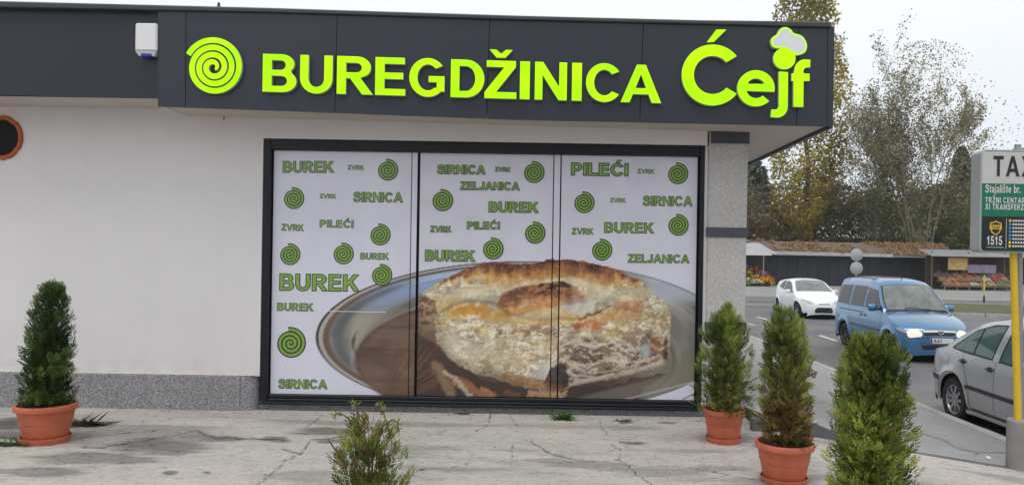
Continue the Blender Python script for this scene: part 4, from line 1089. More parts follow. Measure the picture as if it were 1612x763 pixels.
# light box, turned a little
box = MB()
sw, sh_, sd_ = 1.12, 162.0 * (DT - .10) / F, .17
ang = math.radians(8)
z0 = U(1600, 398, DT - .10)[1] - zb0
def roundrect(w_, h_, r_, n=6):
    o_ = []
    for cx, cz, a0 in ((w_ - r_, r_, -90), (w_ - r_, h_ - r_, 0), (r_, h_ - r_, 90), (r_, r_, 180)):
        o_ += [(cx + r_ * math.cos(math.radians(a0 + 90 * k / n)), cz + r_ * math.sin(math.radians(a0 + 90 * k / n))) for k in range(n + 1)]
    return o_
DTF = DT - .10; xl = U(1543, 320, DTF)[0] - bxx
def TB(x, z, y=0.0):     # board coordinates -> thing coordinates
    return (xl + x, -.10 + y, z0 + z)
ol = roundrect(sw, sh_, .045); il = [(p[0] * (1 - .02) + .011, p[1] * (1 - .022) + .011) for p in ol]; n = len(ol)
mb = MB()
mb.add([TB(x, z, .0) for x, z in ol] + [TB(x, z, sd_) for x, z in ol], [(i, (i + 1) % n, n + (i + 1) % n, n + i) for i in range(n)] + [tuple(range(n, 2 * n))])
mb.add([TB(x, z, .0) for x, z in ol] + [TB(x, z, -.004) for x, z in il], [(i, (i + 1) % n, n + (i + 1) % n, n + i) for i in range(n)])
case = mb.build('sign_box', mat('aluminium_frame', (.40, .42, .42), .4, metal=.3), taxi)
def rect(x0, z0_, x1, z1, y): return MB().add([TB(x0, z0_, y), TB(x1, z0_, y), TB(x1, z1, y), TB(x0, z1, y)], [(0, 1, 2, 3)])
M_tw = mat('sign_white', (.50, .50, .48), .45, noise=(5, .05)); M_tg = mat('sign_green', (.0, .15, .085), .4, noise=(4, .06)); M_tk = mat('sign_black', (.008, .008, .01), .4)
S_ = sh_ / 162.0     # metres per photo pixel on the board
face = MB().add([TB(x, z, -.004) for x, z in il], [tuple(range(n))]).build('board_face', M_tg, case, fix=False)
zs = lambda v: (397 - v) * S_ ; xs_f = lambda u: (u - 1543) * S_
clipx = sw - .012
rect(.012, zs(288.5), clipx, sh_ - .02, -.006).build('white_band', M_tw, case)
def tword(text, u0, v0, hpx, wpx_per, m_, y=-.010, gap=.14, nm='lettering', right=None):
    lets, w_ = word(text, gap, .45); mb = MB(); sy = hpx * S_; sx = sy * wpx_per
    x0 = xs_f(u0); x1 = x0 + w_ * sx
    for let in lets:
        mb = MB(); flat(mb, [[[(x0 + p[0] * sx, zs(v0) + p[1] * sy) for p in r_] for r_ in sh] for sh in let], lambda x, z: TB(x, z, y))
        mb.build('character', m_, case, fix=False)
tword('TAXI', 1562, 277, 32, .70, M_tk, gap=.17)
M_tlw = mat('print_white', (.62, .64, .62), .5)
tword('Stajalište br.', 1550, 303, 12.5, .58, M_tlw, gap=.13)
tword('TRŽNI CENTAR', 1550, 319, 9, .66, M_tlw, gap=.22)
tword('XI TRANSFERZALA', 1550, 329.5, 9, .66, M_tlw, gap=.2)
rect(.02, zs(393), clipx - .01, zs(340), -.008).build('notice_panel', M_tk, case)
# shield badge
M_sy = mat('badge_yellow', (.62, .42, .02), .45)
shp = [(1558, 350), (1563, 349), (1567, 346.5), (1571, 349), (1576, 350), (1576, 360), (1573, 366), (1567, 370), (1561, 366), (1558, 360)]
shp = [(xs_f(a), zs(c)) for a, c in shp]
mb = MB(); flat(mb, [[shp, offset(shp, -.011)[::-1]]], lambda x, z: TB(x, z, -.011)); 
mb.build('badge', M_sy, case, fix=False)
rect(xs_f(1557.5), zs(360.5), xs_f(1576.5), zs(353.5), -.0125).build('badge_bar', M_sy, case)
tword('1515', 1553.5, 385, 14, .62, M_tlw, gap=.14)
tword('TAXI', 1560, 359.5, 4.6, .85, M_tk, y=-.0145, gap=.2)
rect(xs_f(1553), zs(389), xs_f(1580), zs(388.3), -.010).build('underline', M_tlw, case)
rect(xs_f(1583.5), zs(391), xs_f(1584.2), zs(343), -.010).build('divider', M_tlw, case)
dots = [(.6, .45, .03)] + [(.05, .22, .42)] * 5 + [(.6, .55, .05)] * 2
for k, cl in enumerate(dots):
    v_ = 346.5 + k * 5.7; rr = 2.3 * S_
    o_ = [(xs_f(1589.5) + rr * math.cos(a_ * PI / 6), zs(v_) + rr * math.sin(a_ * PI / 6)) for a_ in range(12)]
    mb = MB(); flat(mb, [[o_]], lambda x, z: TB(x, z, -.011)); mb.build('dot', mat('dot_%d' % (0 if k == 0 else 1 if k < 6 else 2), cl, .5), case, fix=False)
    mb = MB()
    for q in range(7 if 0 < k < 6 else 9):
        a_ = 1593.5 + q * 4.1; mb.add([TB(xs_f(a_), zs(v_ + 1.4), -.011), TB(xs_f(a_ + 3), zs(v_ + 1.4), -.011), TB(xs_f(a_ + 3), zs(v_ - 1.4), -.011), TB(xs_f(a_), zs(v_ - 1.4), -.011)], [(0, 1, 2, 3)])
    mb.build('print_marks', M_tlw, case, fix=False)
MB().bbox(*( [TB(.38, 0)[0], TB(.38, 0)[0] + .09, YT * 0 - .06, .03, z0 + sh_, z0 + sh_ + .03])).build('lamp_hood', M_steel, taxi)
# ------------------------------------------------------------------ potted conifers
def leaves(P, D, Nn, L_, Wd):
    """kite-shaped leaflets: base P, unit direction D, side vector Nn, length L_, width Wd (arrays)"""
    L_ = np.asarray(L_)[:, None]; Wd = np.asarray(Wd)[:, None]
    a = P; b_ = P + D * L_ * .45 + Nn * Wd * .5; c_ = P + D * L_; d_ = P + D * L_ * .45 - Nn * Wd * .5
    V = np.stack([a, b_, c_, d_], 1).reshape(-1, 3)
    Fc = np.arange(len(P) * 4).reshape(-1, 4)
    return V, Fc
def unit(a): return a / (np.linalg.norm(a, axis=-1, keepdims=True) + 1e-9)
def conifer(name, parent, prof, z0, z1, n, rng, cols, brown=None, lump=.25, spray=.085, gaps=0.0, lean=(0, 0), lead=9):
    """columnar thuja: several upright leaders, each clothed in flat feathery sprays; prof = [(t, radius)]; cols = (dark, mid, light)"""
    Rm = max(p[1] for p in prof); so_ = rng.random() * 50
    T, A, RR, OX, OY = [], [], [], [], []
    for i in range(lead):
        a0 = 2 * PI * i * .382 + rng.uniform(-.4, .4)
        off = 0 if i == 0 else Rm * rng.uniform(.35, .78)
        # how high can this leader stand inside the envelope
        ts = [t for t in np.linspace(1, 0, 60) if np.interp(t, [p[0] for p in prof], [p[1] for p in prof]) >= off * .92]
        top_ = 1.0 if i == 0 else min(1, (ts[0] if ts else .4) * rng.uniform(.96, 1.22))
        m = int(n / lead * (1.5 if i == 0 else 1) * (.45 + .55 * top_) * 1.5)
        t = rng.random(m) ** .9
        ang = rng.random(m) * 2 * PI
        shp = np.interp(t, [0, .15, .45, .7, .88, 1], [.75, 1, 1, .92, .70, .22])
        env = np.interp(t * top_, [p[0] for p in prof], [p[1] for p in prof])
        r_l = np.minimum(Rm * (.56 if i else .62) * shp, env * 1.02)
        lm = fbm(ang * 1.6 + so_ + i * 9, t * 7 + so_, 3, 5)
        r_l = r_l * (1 + lump * 2.4 * (lm - .5))
        lm2 = fbm(ang * 1.5 + i * 5, t * 9 * top_ + so_, 2, 8)
        k_ = lm2 > gaps
        wob = off * (1 - .35 * t)
        T.append((t * top_)[k_]); A.append(ang[k_]); RR.append(r_l[k_]); OX.append((np.cos(a0) * wob)[k_]); OY.append((np.sin(a0) * wob)[k_])
    t_, ang, R, OX, OY = [np.concatenate(q_) for q_ in (T, A, RR, OX, OY)]
    pm = rng.permutation(len(t_))[:n]; t_, ang, R, OX, OY = t_[pm], ang[pm], R[pm], OX[pm], OY[pm]
    q = np.sqrt(rng.random(len(t_))) * .62 + .36
    rr = R * np.minimum(q, 1)
    out = np.stack([np.cos(ang), np.sin(ang), ang * 0], -1)
    base = out * rr[:, None]; base[:, 0] += OX; base[:, 1] += OY; base[:, 2] = z0 + (z1 - z0) * t_
    rad_ = np.hypot(base[:, 0], base[:, 1]); out = unit(np.stack([base[:, 0], base[:, 1], rad_ * 0], -1) + out * .06)
    base[:, 0] += lean[0] * t_ ** 2; base[:, 1] += lean[1] * t_ ** 2
    up = np.array([0, 0, 1.0])
    steep = .55 + .9 * t_[:, None]
    D = unit(out * (1.0 - .45 * t_[:, None]) + up * steep + rng.normal(0, .28, out.shape))
    tang = unit(np.cross(D, up) + rng.normal(0, .7, out.shape))
    side = unit(np.cross(D, np.cross(tang, D)))
    sl_ = spray * (.65 + .7 * rng.random(len(t_))) * (1 - .25 * t_)
    base = base - D * (sl_ * .45)[:, None]
    K = 9; Ps = []; Ds = []; Ns = []; Ls = []; Ws = []; Cs = []
    nz = fbm(base[:, 0] * 9 + so_, base[:, 2] * 9, 3, 4)
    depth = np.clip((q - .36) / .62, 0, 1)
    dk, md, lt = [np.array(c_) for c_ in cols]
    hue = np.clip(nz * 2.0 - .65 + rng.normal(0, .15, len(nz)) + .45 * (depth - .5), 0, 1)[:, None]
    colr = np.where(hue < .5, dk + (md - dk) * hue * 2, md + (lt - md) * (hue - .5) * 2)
    if brown is not None:
        f = brown(base, t_, ang, rng, depth)[:, None]
        bc = np.array([.17, .085, .035]) * (.6 + .8 * rng.random((len(t_), 1)))
        colr = colr * (1 - f) + bc * f
    for k in range(K):
        s_ = k / (K - 1); sg = 1 if k % 2 else -1
        if k == K - 1: d_ = D; l_ = .34
        else:
            d_ = unit(D * .78 + side * sg * .62 + rng.normal(0, .12, D.shape)); l_ = .42 * (1 - .5 * s_) + .12
        Ps.append(base + D * (sl_ * (.08 + .72 * s_))[:, None]); Ds.append(d_); Ns.append(unit(np.cross(d_, np.cross(side, D)) + rng.normal(0, .2, D.shape)))
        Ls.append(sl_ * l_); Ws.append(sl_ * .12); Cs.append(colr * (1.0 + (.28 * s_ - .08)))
    V, Fc = leaves(np.concatenate(Ps), np.concatenate(Ds), np.concatenate(Ns), np.concatenate(Ls), np.concatenate(Ws))
    C_ = np.repeat(np.clip(np.concatenate(Cs), 0, 1), 4, 0)
    o = link(name, fastmesh(name, V, Fc, C_), M_leaf, parent)
    return o
def add_stems(parent, z0, z1, r_, rng, n=5, spread=.08):
    mb = MB()
    for k in range(n):
        a_ = rng.random() * 2 * PI; h_ = z1 - (z1 - z0) * (0.05 + .5 * rng.random() * (k > 0)); s_ = spread * (k > 0)
        mb.tube([(0, 0, z0 - .04), (s_ * math.cos(a_) * .5, s_ * math.sin(a_) * .5, z0 + (h_ - z0) * .3), (s_ * math.cos(a_), s_ * math.sin(a_), z0 + (h_ - z0) * .65), (s_ * .8 * math.cos(a_), s_ * .8 * math.sin(a_), h_)], [r_, r_ * .8, r_ * .5, r_ * .15], 6)
    mb.build('stem', M_twig, parent, True)
def make_pot(parent, D, H, taper=.70):
    """rim diameter D, height H incl. saucer"""
    R = D / 2; b_ = R * taper; z = .028 * H / .3
    prof = [(0, z), (b_ * .96, z), (b_, z + .01), (b_ + (R * .9 - b_) * .55, H * .5), (b_ + (R * .9 - b_) * .60, H * .53), (b_ + (R * .9 - b_) * .64, H * .535), (b_ + (R * .9 - b_) * .95, H * .80), (R * .905, H * .82), (R * .985, H * .845), (R, H * .87), (R, H * .955), (R * .985, H * .99), (R * .955, H), (R * .90, H * .99), (R * .86, H * .90)]
    MB().lathe(prof, 48).build('pot', M_terr, parent, True)
    s_ = b_ * 1.14
    MB().lathe([(0, .0), (s_ * .94, 0), (s_, .03 * H / .3), (s_ * 1.02, .045 * H / .3), (s_ * .98, .047 * H / .3), (s_ * .93, .02), (0, .018)], 40).build('saucer', M_terr, parent, True)
    MB().lathe([(R * .86, H * .90), (R * .5, H * .925), (0.0, H * .93)], 24).build('soil', M_soil, parent, True)
def place(u, v_base, zgf=apron_z):
    du, dv = u - VX, v_base - VY
    bb = -math.sin(ROLL) * du + math.cos(ROLL) * dv; aa = math.cos(ROLL) * du + math.sin(ROLL) * dv
    d = EYE * F / bb
    for _ in range(30): d = (EYE - float(zgf(aa * d / F))) * F / bb
    return aa * d / F, d
G_dark = ((.022, .044, .013), (.060, .105, .026), (.14, .20, .05))
G_mid = ((.060, .088, .018), (.17, .22, .042), (.34, .40, .10))
G_light = ((.035, .055, .010), (.165, .215, .032), (.40, .45, .10))
# left
X_, d_ = place(72, 694); k_ = F / d_
p = thing('potted_conifer', 'dark green conifer in a terracotta pot by the white wall, far left', 'potted plant', (X_, d_ - DW, 0), 0, 'potted conifers')
make_pot(p, 88 / k_, 60 / k_); rg = np.random.default_rng(11); zt = 247 / k_; zp = 50 / k_
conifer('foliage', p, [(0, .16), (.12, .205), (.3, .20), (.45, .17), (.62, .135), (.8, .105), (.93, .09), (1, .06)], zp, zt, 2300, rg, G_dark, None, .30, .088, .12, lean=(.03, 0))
add_stems(p, zp, zt, .012, rg)
# beside the pillar
X_, d_ = place(1139, 694); k_ = F / d_
p = thing('potted_conifer', 'bright green conifer in the small terracotta pot in front of the pillar', 'potted plant', (X_, d_ - DW, 0), 0, 'potted conifers')
make_pot(p, 67 / k_, 52 / k_, .72); rg = np.random.default_rng(12); zt = 214 / k_; zp = 42 / k_
def br2(P, t, a, rng, dp): return np.clip((.38 - t) * 1.6 * (1 - .55 * dp) + rng.normal(0, .12, len(t)), 0, .8) * (np.abs(P[:, 0] + .01) < .13)
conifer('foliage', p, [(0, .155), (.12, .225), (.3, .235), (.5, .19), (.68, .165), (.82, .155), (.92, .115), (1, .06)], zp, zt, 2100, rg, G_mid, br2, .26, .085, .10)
add_stems(p, zp, zt, .011, rg)
# browning one
X_, d_ = place(1234, 758); k_ = F / d_
p = thing('potted_conifer', 'sparse browning conifer in a terracotta pot, between two greener ones', 'potted plant', (X_, d_ - DW, 0), 0, 'potted conifers')
make_pot(p, 91 / k_, 64 / k_); rg = np.random.default_rng(13); zt = 272 / k_; zp = 52 / k_
def br3(P, t, a, rng, dp): return np.clip((.62 - t) * 2.0 * (1.2 - .7 * dp) + rng.normal(0, .25, len(t)) + .16, 0, .95)
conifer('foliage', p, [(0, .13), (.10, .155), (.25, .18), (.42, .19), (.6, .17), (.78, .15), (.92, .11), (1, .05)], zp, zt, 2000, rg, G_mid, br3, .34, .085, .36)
add_stems(p, zp, zt, .012, rg, 9, .10)
# big light green one on the right (its pot is below the picture)
p = thing('potted_conifer', 'largest bright green conifer in the foreground, in front of the cars', 'potted plant', (1.83, 4.30 - DW, 0), 0, 'potted conifers')
make_pot(p, .46, .33); rg = np.random.default_rng(14)
conifer('foliage', p, [(0, .17), (.12, .215), (.3, .215), (.45, .205), (.58, .18), (.70, .155), (.86, .145), (.95, .12), (1, .06)], .28, 1.27, 3300, rg, G_light, lambda P, t, a, rng, dp: (rng.random(len(t)) < .05) * .7, .50, .080, .36, lead=13)
add_stems(p, .28, 1.25, .013, rg)
# ragged one at the bottom centre
p = thing('potted_conifer', 'ragged yellowish conifer with bare twigs at the bottom centre, under the window', 'potted plant', (-.83, 3.55 - DW, 0), 0, 'potted conifers')
make_pot(p, .40, .30); rg = np.random.default_rng(15)
G_yel = ((.04, .06, .012), (.13, .16, .03), (.30, .31, .07))
conifer('foliage', p, [(0, .14), (.2, .19), (.45, .195), (.62, .18), (.74, .14), (.84, .10), (.93, .07), (1, .03)], .26, .93, 700, rg, G_yel, lambda P, t, a, rng, dp: (rng.random(len(t)) < .13) * .8, .38, .075, .36)
add_stems(p, .26, .9, .010, rg, 7, .09)
mb = MB(); tips = []
for pts_ in ([(0, 0, .7), (.05, 0, .84), (.075, .0, .93), (.06, 0, .985), (.045, 0, 1.005)], [(.075, 0, .90), (.105, 0, .925), (.13, 0, .915), (.14, 0, .87)], [(-.02, 0, .8), (-.06, .01, .9), (-.06, .01, .99), (-.09, .01, 1.0)], [(-.05, 0, .84), (-.10, 0, .93), (-.14, 0, .955), (-.165, 0, .94)], [(-.1, 0, .7), (-.17, 0, .80), (-.19, 0, .83)], [(.02, 0, .75), (.09, .01, .82), (.10, .0, .88)]):
    mb.tube(pts_, [.005, .004, .003, .002, .0015][:len(pts_)], 5); tips += [Vector(a_).lerp(Vector(c_), f_) for a_, c_ in zip(pts_[2:-1], pts_[3:]) for f_ in (0, .2, .4, .6, .8, 1)]
mb.build('bare_twig', M_twig, p, True)
tp = np.array([tuple(t_) for t_ in tips for _ in range(3)]); D_ = unit(rg.normal(0, 1, tp.shape) + np.array([0, 0, -.3])); N_ = unit(np.cross(D_, rg.normal(0, 1, tp.shape)))
V, Fc = leaves(tp, D_, N_, np.full(len(tp), .028), np.full(len(tp), .009))
link('twig_leaves', fastmesh('twig_leaves', V, Fc, np.repeat(np.array([[.22, .24, .06]]) * (.6 + .8 * rg.random((len(tp), 1))), 4, 0)), M_leaf, p)

# ------------------------------------------------------------------ weeds and clippings on the ground
def tuft(name, label, cat, u, v, n, L_, W_, cols, seed, flatn=.5, sx=1.0):
    X0, d0 = place(u, v); rg = np.random.default_rng(seed)
    o = thing(name, label, cat, (X0, d0 - DW, 0))
    P = np.stack([rg.normal(0, .05 * sx, n), rg.normal(0, .03, n), np.zeros(n) + .002], -1)
    a_ = rg.random(n) * 2 * PI; D_ = unit(np.stack([np.cos(a_) * 1.3 * sx, np.sin(a_) * .7, flatn * rg.random(n) + .08], -1)); N_ = unit(np.cross(D_, [0, 0, 1.0]) + rg.normal(0, .25, D_.shape))
    V, Fc = leaves(P, D_, N_, L_ * (.5 + rg.random(n)), np.full(n, W_))
    c_ = np.array(cols[0]) + (np.array(cols[1]) - np.array(cols[0])) * rg.random((n, 1))
    link('leaves', fastmesh('leaves', V, Fc, np.repeat(c_, 4, 0)), M_leaf, o)
    return o
tuft('weed', 'green weed sprouting at the foot of the shop window', 'weed', 887, 660, 110, .11, .018, ((.03, .09, .015), (.10, .22, .03)), 3, 1.2)
tuft('clippings', 'small heap of withered clippings beside the far left pot', 'clippings', 133, 669, 240, .13, .02, ((.025, .035, .012), (.09, .10, .045)), 4, .55, 1.6)
tuft('weed', 'low green grass at the far left edge of the concrete', 'grass', 8, 700, 220, .12, .012, ((.03, .08, .012), (.09, .19, .03)), 5, .5, 2.2)
tuft('weed', 'tiny dry dark weed under the second window panel', 'weed', 725, 652, 30, .05, .010, ((.03, .03, .012), (.06, .05, .02)), 6, .5)
tuft('weed', 'dry dark weed under the right end of the window', 'weed', 985, 663, 34, .06, .012, ((.03, .035, .012), (.08, .07, .03)), 7, .4)
X0, d0 = place(1556, 723, slab_z)
lt = MB().add([(-.02, -.02, .012), (.025, -.015, .02), (.02, .02, .012), (-.015, .025, .03), (0, 0, .035)], [(0, 1, 4), (1, 2, 4), (2, 3, 4), (3, 0, 4)]).build('litter', M_white)
lt.location = (X0, d0 - DW, float(slab_z(X0)) + .004); tag(lt, 'scrap of white paper lying on the grey pavement', 'litter')
# pebbles and crumbs on the concrete
rg = np.random.default_rng(8); n = 420
mbp = MB()
for k in range(n):
    x = rg.uniform(-5.8, 3.2); y = rg.uniform(-2.4, -.12) if rg.random() < .5 else -.06 - abs(rg.normal(0, .25)); s_ = rg.uniform(.003, .011)
    if x > 2 and y > YE - .05: continue
    z = float(apron_z(x)); pts_ = [(x + s_ * math.cos(a_) * rg.uniform(.7, 1.2), y + s_ * math.sin(a_) * rg.uniform(.7, 1.2), z) for a_ in (0, 1.3, 2.6, 3.9, 5.1)]
    mbp.add(pts_ + [(x, y, z + s_ * .8)], [(i, (i + 1) % 5, 5) for i in range(5)])
g_ = mbp.build('gravel', mat('crumbs', (.16, .14, .12), .9)); tag(g_, kind='stuff')
# ------------------------------------------------------------------ cars (local x: 0 at the front bumper, growing to the rear; y: across; z up)
M_tyre = mat('tyre_rubber', (.018, .018, .019), .85); M_rim = mat('silver_hubcap', (.30, .31, .33), .35, metal=.7, noise=(9, .15)); M_rimd = mat('dark_steel_wheel', (.06, .06, .065), .5, metal=.4)
M_glass = mat('car_glass', (.016, .022, .022), .05, spec=.5, noise=(3, .5)); M_trim = mat('black_trim', (.012, .012, .013), .5); M_under = mat('car_underside', (.008, .008, .008), .9)
M_lens = mat('clear_headlight', (.42, .43, .44), .12, coat=1.0); M_chrome = mat('chrome', (.62, .63, .65), .15, metal=.9); M_plate = mat('number_plate', (.62, .62, .60), .45)
M_red = mat('red_lens', (.22, .01, .01), .2, coat=.6); M_pblue = mat('plate_blue', (.01, .04, .30), .4)
M_lit = mat('lit_headlight', (.7, .7, .66), .2, emit=(1.0, .86, .66), emits=.35)
class Car:
    def __init__(s, name, label, loc, sp, group=None):
        s.t = thing(name, label, 'car', loc, -PI / 2 + PI, group)
        s.sp = sp; s.W = sp['W']; s.L = sp['L']
        P = crom(sp['prof'], 8); P = np.array(P)
        ds = np.r_[0, np.cumsum(np.hypot(*np.diff(P, axis=0).T))]
        s.n = sp.get('n', 150)
        uu_ = np.linspace(0, ds[-1], s.n); s.px = np.interp(uu_, ds, P[:, 0]); s.pz = np.interp(uu_, ds, P[:, 1])
        s.bx = [p[0] for p in sp['belt']]; s.bz = [p[1] for p in sp['belt']]
        s.zr = max(s.pz)
    def belt(s, x): return np.interp(x, s.bx, s.bz)
    def hw(s, x, z):
        """half width of the body side at (x, z)"""
        L = s.L; f = s.sp.get('front', (.55, .26)); r_ = s.sp.get('rear', (.45, .14))
        pl = 1 - f[1] * np.clip(1 - x / f[0], 0, 1) ** 2.2 - r_[1] * np.clip(1 - (L - x) / r_[0], 0, 1) ** 2.4
        zb = s.belt(x); zz = np.minimum(z, zb)
        sd = 1 - .05 * np.abs((zz - .62) / .42) ** 2.2
        up = np.clip(z - zb, 0, None)
        arch = 0
        for wx_ in s.sp['wheels']:
            q = np.hypot(x + s.bulge(x) - wx_, z - s.sp['R']) / (s.sp['R'] + .09)
            arch = arch + .020 * np.exp(-((q - 1) / .14) ** 2)
        return s.W / 2 * pl * sd - s.sp['tumble'] * up - .25 * up ** 2 + arch * (z < zb)
    def zbot(s, x):
        z = s.sp['sill'] + .07 * np.clip(1 - x / .6, 0, 1) + .08 * np.clip(1 - (s.L - x) / .7, 0, 1)
        for wx_ in s.sp['wheels']:
            Ra = s.sp['R'] + .055; d = abs(x - wx_)
            if d < Ra: z = max(z, s.sp['R'] + math.sqrt(Ra * Ra - d * d))
        return z
    def crown(s, x, z): return .015 + .055 * np.clip((z - s.belt(x)) / (s.zr - s.belt(x) + .001), 0, 1) + s.sp.get('hood', .03) * (z <= s.belt(x) + .12)
    def bulge(s, x): return s.sp.get('fb', .16) * np.clip(1 - x / .9, 0, 1) - s.sp.get('rb', .10) * np.clip(1 - (s.L - x) / .9, 0, 1) + s.sp.get('wb', .10) * np.clip(1 - abs(x - s.sp['ws'][0]) / 1.2, 0, 1)
    def top(s, i, q, off=0.0):
        """point on the top strip: i station (float), q -1..1 across"""
        i0 = int(np.clip(math.floor(i), 0, s.n - 2)); f = i - i0
        x = s.px[i0] * (1 - f) + s.px[i0 + 1] * f; z = s.pz[i0] * (1 - f) + s.pz[i0 + 1] * f
        dx = s.px[i0 + 1] - s.px[i0]; dz = s.pz[i0 + 1] - s.pz[i0]; l_ = math.hypot(dx, dz) or 1
        nx_, nz_ = -dz / l_, dx / l_
        w_ = s.hw(x, z - s.crown(x, z) * 1.0)
        return (x + s.bulge(x) * q * q + nx_ * off, q * w_, z - s.crown(x, z) * abs(q) ** 2.6 + nz_ * off)
    def body(s, m):
        rows = []
        for i in range(s.n):
            x, z = s.px[i], s.pz[i]; ring_ = []
            ze = z - s.crown(x, z); zb0 = s.zbot(x + s.bulge(x))
            zs_ = min(s.belt(x), ze - .004); zl = min(zb0, zs_ - .01)
            for k in range(9):
                zz = zl + (zs_ - zl) * k / 8; ring_.append((x + s.bulge(x), s.hw(x, zz) - (.03 if k == 0 else 0), zz))
            for k in range(1, 6):
                zz = zs_ + (ze - zs_) * k / 5; ring_.append((x + s.bulge(x), s.hw(x, zz), zz))
            for k in range(7):
                q = (.97, .9, .78, .6, .4, .2, 0)[k]; ring_.append(s.top(i, q))
            full = [(a_[0], -a_[1], a_[2]) for a_ in ring_] + [a_ for a_ in ring_[::-1][1:]]
            rows.append(full)
        m_ = len(rows[0]); vs = [p for r_ in rows for p in r_]
        fs = [(i * m_ + k, i * m_ + k + 1, (i + 1) * m_ + k + 1, (i + 1) * m_ + k) for i in range(s.n - 1) for k in range(m_ - 1)]
        mb = MB().add(vs, fs)
        s.bd = mb.build('body', m, s.t, smooth=50)
        # dark floor and wheel housings
        W_ = s.W / 2 - .10
        MB().box(.70, s.L - .5, -W_, W_, s.sp['sill'] + .03, .72).box(.45, s.L - .4, -W_ * .62, W_ * .62, s.sp['sill'] + .08, .5).build('underbody', M_under, s.t)
    def ix(s, x, rear=False):
        """station at given x on the upper profile"""
        a_ = np.arange(s.n); return float(np.interp(x, s.px, a_))
    def izf(s, z): return float(np.interp(z, s.pz[:s.n // 3], np.arange(s.n // 3)))
    def izr(s, z):
        h = s.n - s.n // 3; return float(np.interp(-z, -s.pz[h:], np.arange(h, s.n)))
    def tpatch(s, nm, pts, m, off=.006, par=None, nn=8, both=False, sm=True):
        """patch on top strip: pts = list of (station, qlow, qhigh)"""
        for sg in ((1, -1) if both else (1,)):
            mb = MB(); vs = []
            st = np.interp(np.linspace(0, len(pts) - 1, 10), range(len(pts)), [p[0] for p in pts]); ql = np.interp(np.linspace(0, len(pts) - 1, 10), range(len(pts)), [p[1] for p in pts]); qh = np.interp(np.linspace(0, len(pts) - 1, 10), range(len(pts)), [p[2] for p in pts])
            for a_, b_, c_ in zip(st, ql, qh):
                for k in range(nn + 1):
                    p = s.top(a_, sg * (b_ + (c_ - b_) * k / nn), off); vs.append(p)
            fs = [(i * (nn + 1) + k, i * (nn + 1) + k + 1, (i + 1) * (nn + 1) + k + 1, (i + 1) * (nn + 1) + k) for i in range(9) for k in range(nn)]
            o = mb.add(vs, fs).build(nm, m, par or s.t, smooth=sm, fix=True)
        return o
    def spatch(s, nm, low, high, m, off=.006, par=None, sides=(-1, 1), nx_=12, nz_=3):
        """patch on the body side between two curves low/high = [(x, z)...]"""
        x0, x1 = low[0][0], low[-1][0]
        o = None
        for sg in sides:
            vs = []
            for i in range(nx_ + 1):
                x = x0 + (x1 - x0) * i / nx_
                za = np.interp(x, [p[0] for p in low], [p[1] for p in low]); zb_ = np.interp(x, [p[0] for p in high], [p[1] for p in high])
                for k in range(nz_ + 1):
                    z = za + (max(zb_, za + .001) - za) * k / nz_; vs.append((x + s.bulge(x), sg * (s.hw(x, z) + off), z))
            fs = [(i * (nz_ + 1) + k, i * (nz_ + 1) + k + 1, (i + 1) * (nz_ + 1) + k + 1, (i + 1) * (nz_ + 1) + k) for i in range(nx_) for k in range(nz_)]
            o = MB().add(vs, fs).build(nm, m, par or s.t, smooth=True)
        return o
    def wheels(s, style, y_in=.0):
        R = s.sp['R']; yw = s.W / 2 - .035 - y_in
        for wx_ in s.sp['wheels']:
            for sg in (-1, 1):
                Wt = thing('wheel', None, None); Wt.parent = s.t; Wt.location = (wx_, sg * yw, R)
                if sg > 0: Wt.rotation_euler = (0, 0, PI)
                # outer face towards -y
                MB().lathe([(R * .66, -.0), (R * .70, -.012), (R * .90, -.014), (R * .975, .004), (R, .03), (R, .17), (R * .95, .2), (R * .6, .2)], 36, axis='Y').build('tyre', M_tyre, Wt, True)
                mr_ = M_rim if style == 'cap' else M_rimd if style == 'steel' else M_rim
                mb = MB(); mb.lathe([(0, .02), (R * .16, .016), (R * .2, .03), (R * .2, .06)], 24, axis='Y')
                mb.lathe([(R * .67, .0), (R * .62, .004), (R * .58, .03), (R * .56, .08)], 36, axis='Y')
                ns = 9 if style == 'cap' else 5 if style == 'alloy' else 8
                for k in range(ns):
                    t_ = 2 * PI * k / ns; hw_ = (.30 if style == 'cap' else .26 if style == 'alloy' else .22)
                    vs = []
                    for rr, ww, yy in ((.17, hw_ * 1.0, .022), (.40, hw_ * .62 if style != 'cap' else hw_ * .72, .010), (.62, hw_ * .55 if style != 'cap' else hw_ * .86, .012)):
                        for sgn in (-1, 1):
                            aa = t_ + sgn * ww * (.17 / rr if style != 'cap' else .25 / rr) * 1.2
                            vs.append((R * rr * math.cos(aa), yy, R * rr * math.sin(aa)))
                        for sgn in (-1, 1):
                            aa = t_ + sgn * ww * (.17 / rr if style != 'cap' else .25 / rr) * 1.2
                            vs.append((R * rr * math.cos(aa), yy + .03, R * rr * math.sin(aa)))
                    mb.add(vs, [(0, 1, 5, 4), (4, 5, 9, 8), (0, 4, 6, 2), (4, 8, 10, 6), (1, 3, 7, 5), (5, 7, 11, 9)])
                mb.build('rim', mr_, Wt, True)
                MB().lathe([(0, .075), (R * .6, .08)], 24, axis='Y').build('brake_disc', M_under, Wt)
                # arch housing
            MB().lathe([(R + .05, -yw + .03), (R + .05, yw - .03)], 24, c=(wx_, 0, R), axis='Y').build('wheel_arch', M_under, s.t)
